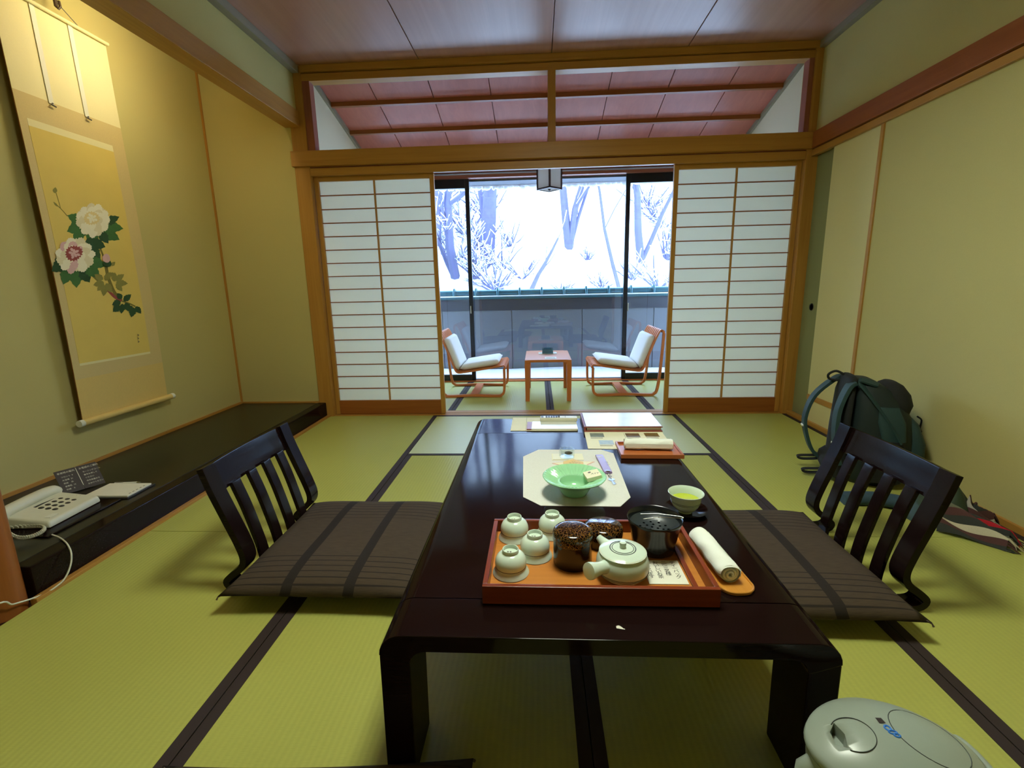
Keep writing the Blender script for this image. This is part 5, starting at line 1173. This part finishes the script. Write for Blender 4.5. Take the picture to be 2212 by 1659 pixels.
B().tube(smoothpath([(j2.x-0.13-j1.x, j2.y+0.02-j1.y, 0.022), (j2.x-j1.x, j2.y-j1.y, 0.030), (j2.x+0.09-j1.x, j2.y-0.05-j1.y, 0.032), (-0.06, 0.02, 0.035)], 5), [(0.030, 0.036)]*16, 12).build('sleeve', 'cloth_blue', jk, smooth=70)
j3 = at_z(1987, 1088, 0.03)
B().tube([(j3.x-j1.x, j3.y+0.035-j1.y, 0.045), (j3.x-0.004-j1.x, j3.y-j1.y, 0.050), (j3.x+0.01-j1.x, j3.y-0.04-j1.y, 0.030)], [0.008, 0.017, 0.008], 10).build('red_lining', 'red_cloth', jk, smooth=70)
# scarf: lengthwise stripes lying in folds
stripes = [('charcoal', (52, 54, 50)), ('maroon', (84, 52, 50)), ('cream', (196, 186, 160)), ('charcoal', (52, 54, 50)), ('maroon', (84, 52, 50)), ('olive_grey', (104, 106, 88)), ('charcoal', (52, 54, 50)), ('red', (176, 24, 36)), ('charcoal', (52, 54, 50)), ('maroon', (84, 52, 50)), ('pale_grey', (170, 164, 150)), ('maroon', (84, 52, 50))]
for nm, c in stripes:
    if 'wool_'+nm not in M: M['wool_'+nm] = mat('wool_'+nm, c, 0.95, 0.15, 300)
s0, s1, s2 = at_z(2020, 1110, 0.04), at_z(2100, 1140, 0.03), at_z(2178, 1172, 0.01)
sf = thing('striped_scarf', 'striped maroon, grey and red woollen scarf with fringe spilling from the jacket', 'scarf', (s1.x, s1.y, 0))
sA = s0.lerp(s1, 0.08); ctr = smoothpath([(sA.x-s1.x, sA.y-s1.y-0.02, 0), (0, 0, 0), (s2.x-s1.x, s2.y-s1.y, 0)], 9)
u0, u1, u2 = at_z(2062, 1098, 0.05), at_z(2128, 1106, 0.06), at_z(2182, 1128, 0.02)
ctr2 = smoothpath([(u0.x-s1.x+0.02, u0.y-s1.y-0.035, 0), (u1.x-s1.x-0.045, u1.y-s1.y-0.012, 0), (u2.x-s1.x-0.085, u2.y-s1.y-0.01, 0)], 8)
def scarf_tail(ctr, cols, width, rise, seed):
    ns = len(cols)
    def pt_(i, w):
        q = ctr[i]; t = (ctr[min(i+1, len(ctr)-1)]-ctr[max(i-1, 0)]).normalized(); nn = Vector((-t.y, t.x, 0)); u = i/(len(ctr)-1)
        w2 = w+0.10*math.sin(u*4+seed); off = (w2-0.5)*(width+0.03*math.sin(u*5+seed))
        z = 0.008+rise*max(0, math.sin(min(1, max(0, w))*PI))*(1-0.62*u)+0.020*math.sin(w*15+u*5+seed)*(0.4+0.6*math.sin(w*PI))
        return q+nn*off+Vector((0, 0, max(0.003, z)))
    for k in range(ns):
        v = []; f = []; W_ = 3
        for i in range(len(ctr)):
            for j in range(W_+1): v.append(pt_(i, (k+j/W_)/ns))
            for j in range(W_+1): v.append(pt_(i, (k+(W_-j)/W_)/ns)-Vector((0, 0, 0.0025)))
        m = 2*(W_+1)
        for i in range(len(ctr)-1):
            for j in range(m): f.append((i*m+j, i*m+(j+1) % m, (i+1)*m+(j+1) % m, (i+1)*m+j))
        f += [tuple(range(m)), tuple((len(ctr)-1)*m+j for j in reversed(range(m)))]
        B().add(v, f).build('woven_stripe', 'wool_'+cols[k], sf, smooth=60)
        for j in range(2):
            e = pt_(len(ctr)-1, (k+0.3+0.4*j)/ns); d = (ctr[-1]-ctr[-2]).normalized(); rr = random.Random(k*7+j+seed*31)
            B().tube([e, e+d*0.018+Vector((0, 0, -e.z*0.4)), e+d*0.036+Vector((rr.uniform(-0.01, 0.01), rr.uniform(-0.01, 0.01), -e.z+0.003))], [0.003, 0.0028, 0.001], 5).build('fringe', 'wool_'+cols[k], sf, smooth=60)
scarf_tail(ctr, [c_[0] for c_ in stripes], 0.15, 0.085, 0)
scarf_tail(ctr2, ['charcoal', 'maroon', 'pale_grey', 'maroon', 'charcoal', 'maroon', 'pale_grey', 'red'], 0.075, 0.105, 2)
# ================================================================== AIR POT
ap = thing('hot_water_pot', 'pale grey pump hot water pot standing beside the corner leg of the low table', 'pot', (0.438, -2.974, 0), -0.04)
def outline(sc, n=56, a1=0.126, a2=0.122, b1=0.099):
    P = []
    for k in range(n):
        t = 2*PI*k/n; c, s = math.cos(t), math.sin(t)
        a = a2 if c > 0 else a1; w = b1*(1-0.16*max(0, -c)**1.5)
        P.append((a*c*sc, w*s*sc))
    return P
def potloft(levels, n=56):
    b = B(); v = []; f = []
    for z, sc in levels: v += [(x, y, z) for x, y in outline(sc, n)]
    m = len(levels)
    for j in range(m-1):
        for k in range(n): f.append((j*n+k, j*n+(k+1) % n, (j+1)*n+(k+1) % n, (j+1)*n+k))
    f += [tuple(reversed(range(n))), tuple((m-1)*n+k for k in range(n))]
    return b.add(v, f)
dome = lambda rho: 0.274+0.034*(1-rho**2.6)
potloft([(0.0, 0.84), (0.012, 0.88), (0.03, 0.885), (0.18, 0.90), (0.238, 0.955), (0.258, 0.965)]).build('body', 'grey_plastic', ap, smooth=50)
potloft([(0.258, 0.94), (0.262, 0.985), (0.268, 1.0)]+[(dome(r), r) for r in (0.985, 0.95, 0.9, 0.8, 0.65, 0.45, 0.25, 0.08)]).build('lid', 'grey_plastic', ap, smooth=50)
def rho(x, y): return math.hypot(x/(0.122 if x > 0 else 0.126), y/0.096)
def ring(cx_, cy_, rx_, ry_, a0, a1, name, material, r=0.0007):
    n = 40; P = [(cx_+rx_*math.cos(a0+(a1-a0)*k/n), cy_+ry_*math.sin(a0+(a1-a0)*k/n)) for k in range(n+1)]
    B().tube([(x, y, dome(rho(x, y))+0.0002) for x, y in P], r, 6).build(name, material, ap, smooth=60)
M['seam'] = mat('dark_seam', (60, 66, 62), 0.5)
ring(0.050, 0.004, 0.050, 0.050, 0, 2*PI, 'push_plate_seam', 'seam')
ring(-0.062, 0.000, 0.029, 0.029, -2.2, 2.4, 'lever_seam', 'seam')
hx_ = [(-0.091, 0.008), (-0.078, 0.022), (-0.074, 0.000), (-0.080, -0.020), (-0.093, -0.012)]
plid = [o for o in ap.children if o.name.startswith('lid')][0]
cut(plid, B().prism(hx_, 0.276, 0.33))
B().prism([(x*0.96-0.003, y*0.8) for x, y in hx_], 0.2755, 0.279).build('lever_slot', 'grey_plastic', ap)
M['blue_mark'] = mat('bright_blue_print', (60, 130, 220), 0.4)
mx_, my_ = -0.010, 0.010
B().add([(x, y, dome(rho(x, y))+0.0006) for x, y in ((mx_-0.005, my_+0.005), (mx_+0.005, my_+0.006), (mx_+0.004, my_+0.016), (mx_-0.005, my_+0.016))], [(0, 1, 2, 3)]).build('dark_print', 'notice', ap)
for (cx_, cy_, r1, r2) in ((mx_+0.002, my_-0.003, 0.004, 0.0045), (mx_+0.005, my_-0.010, 0.0055, 0.003), (mx_+0.008, my_-0.015, 0.004, 0.003)): ring(cx_, cy_, r1, r2, 0, 2*PI, 'blue_emblem', 'blue_mark', 0.0016)
B().tube(smoothpath([(0.110, 0.035, 0.245), (0.128, 0.045, 0.256), (0.134, 0.0, 0.260), (0.128, -0.045, 0.256), (0.110, -0.035, 0.245)], 6), [(0.010, 0.006)]*25, 10).build('carry_handle', 'grey_plastic', ap, smooth=60)
B().tube([(-0.108, 0, 0.238), (-0.128, 0, 0.228), (-0.133, 0, 0.205)], [0.018, 0.014, 0.009], 14).build('spout', 'grey_plastic', ap, smooth=60)
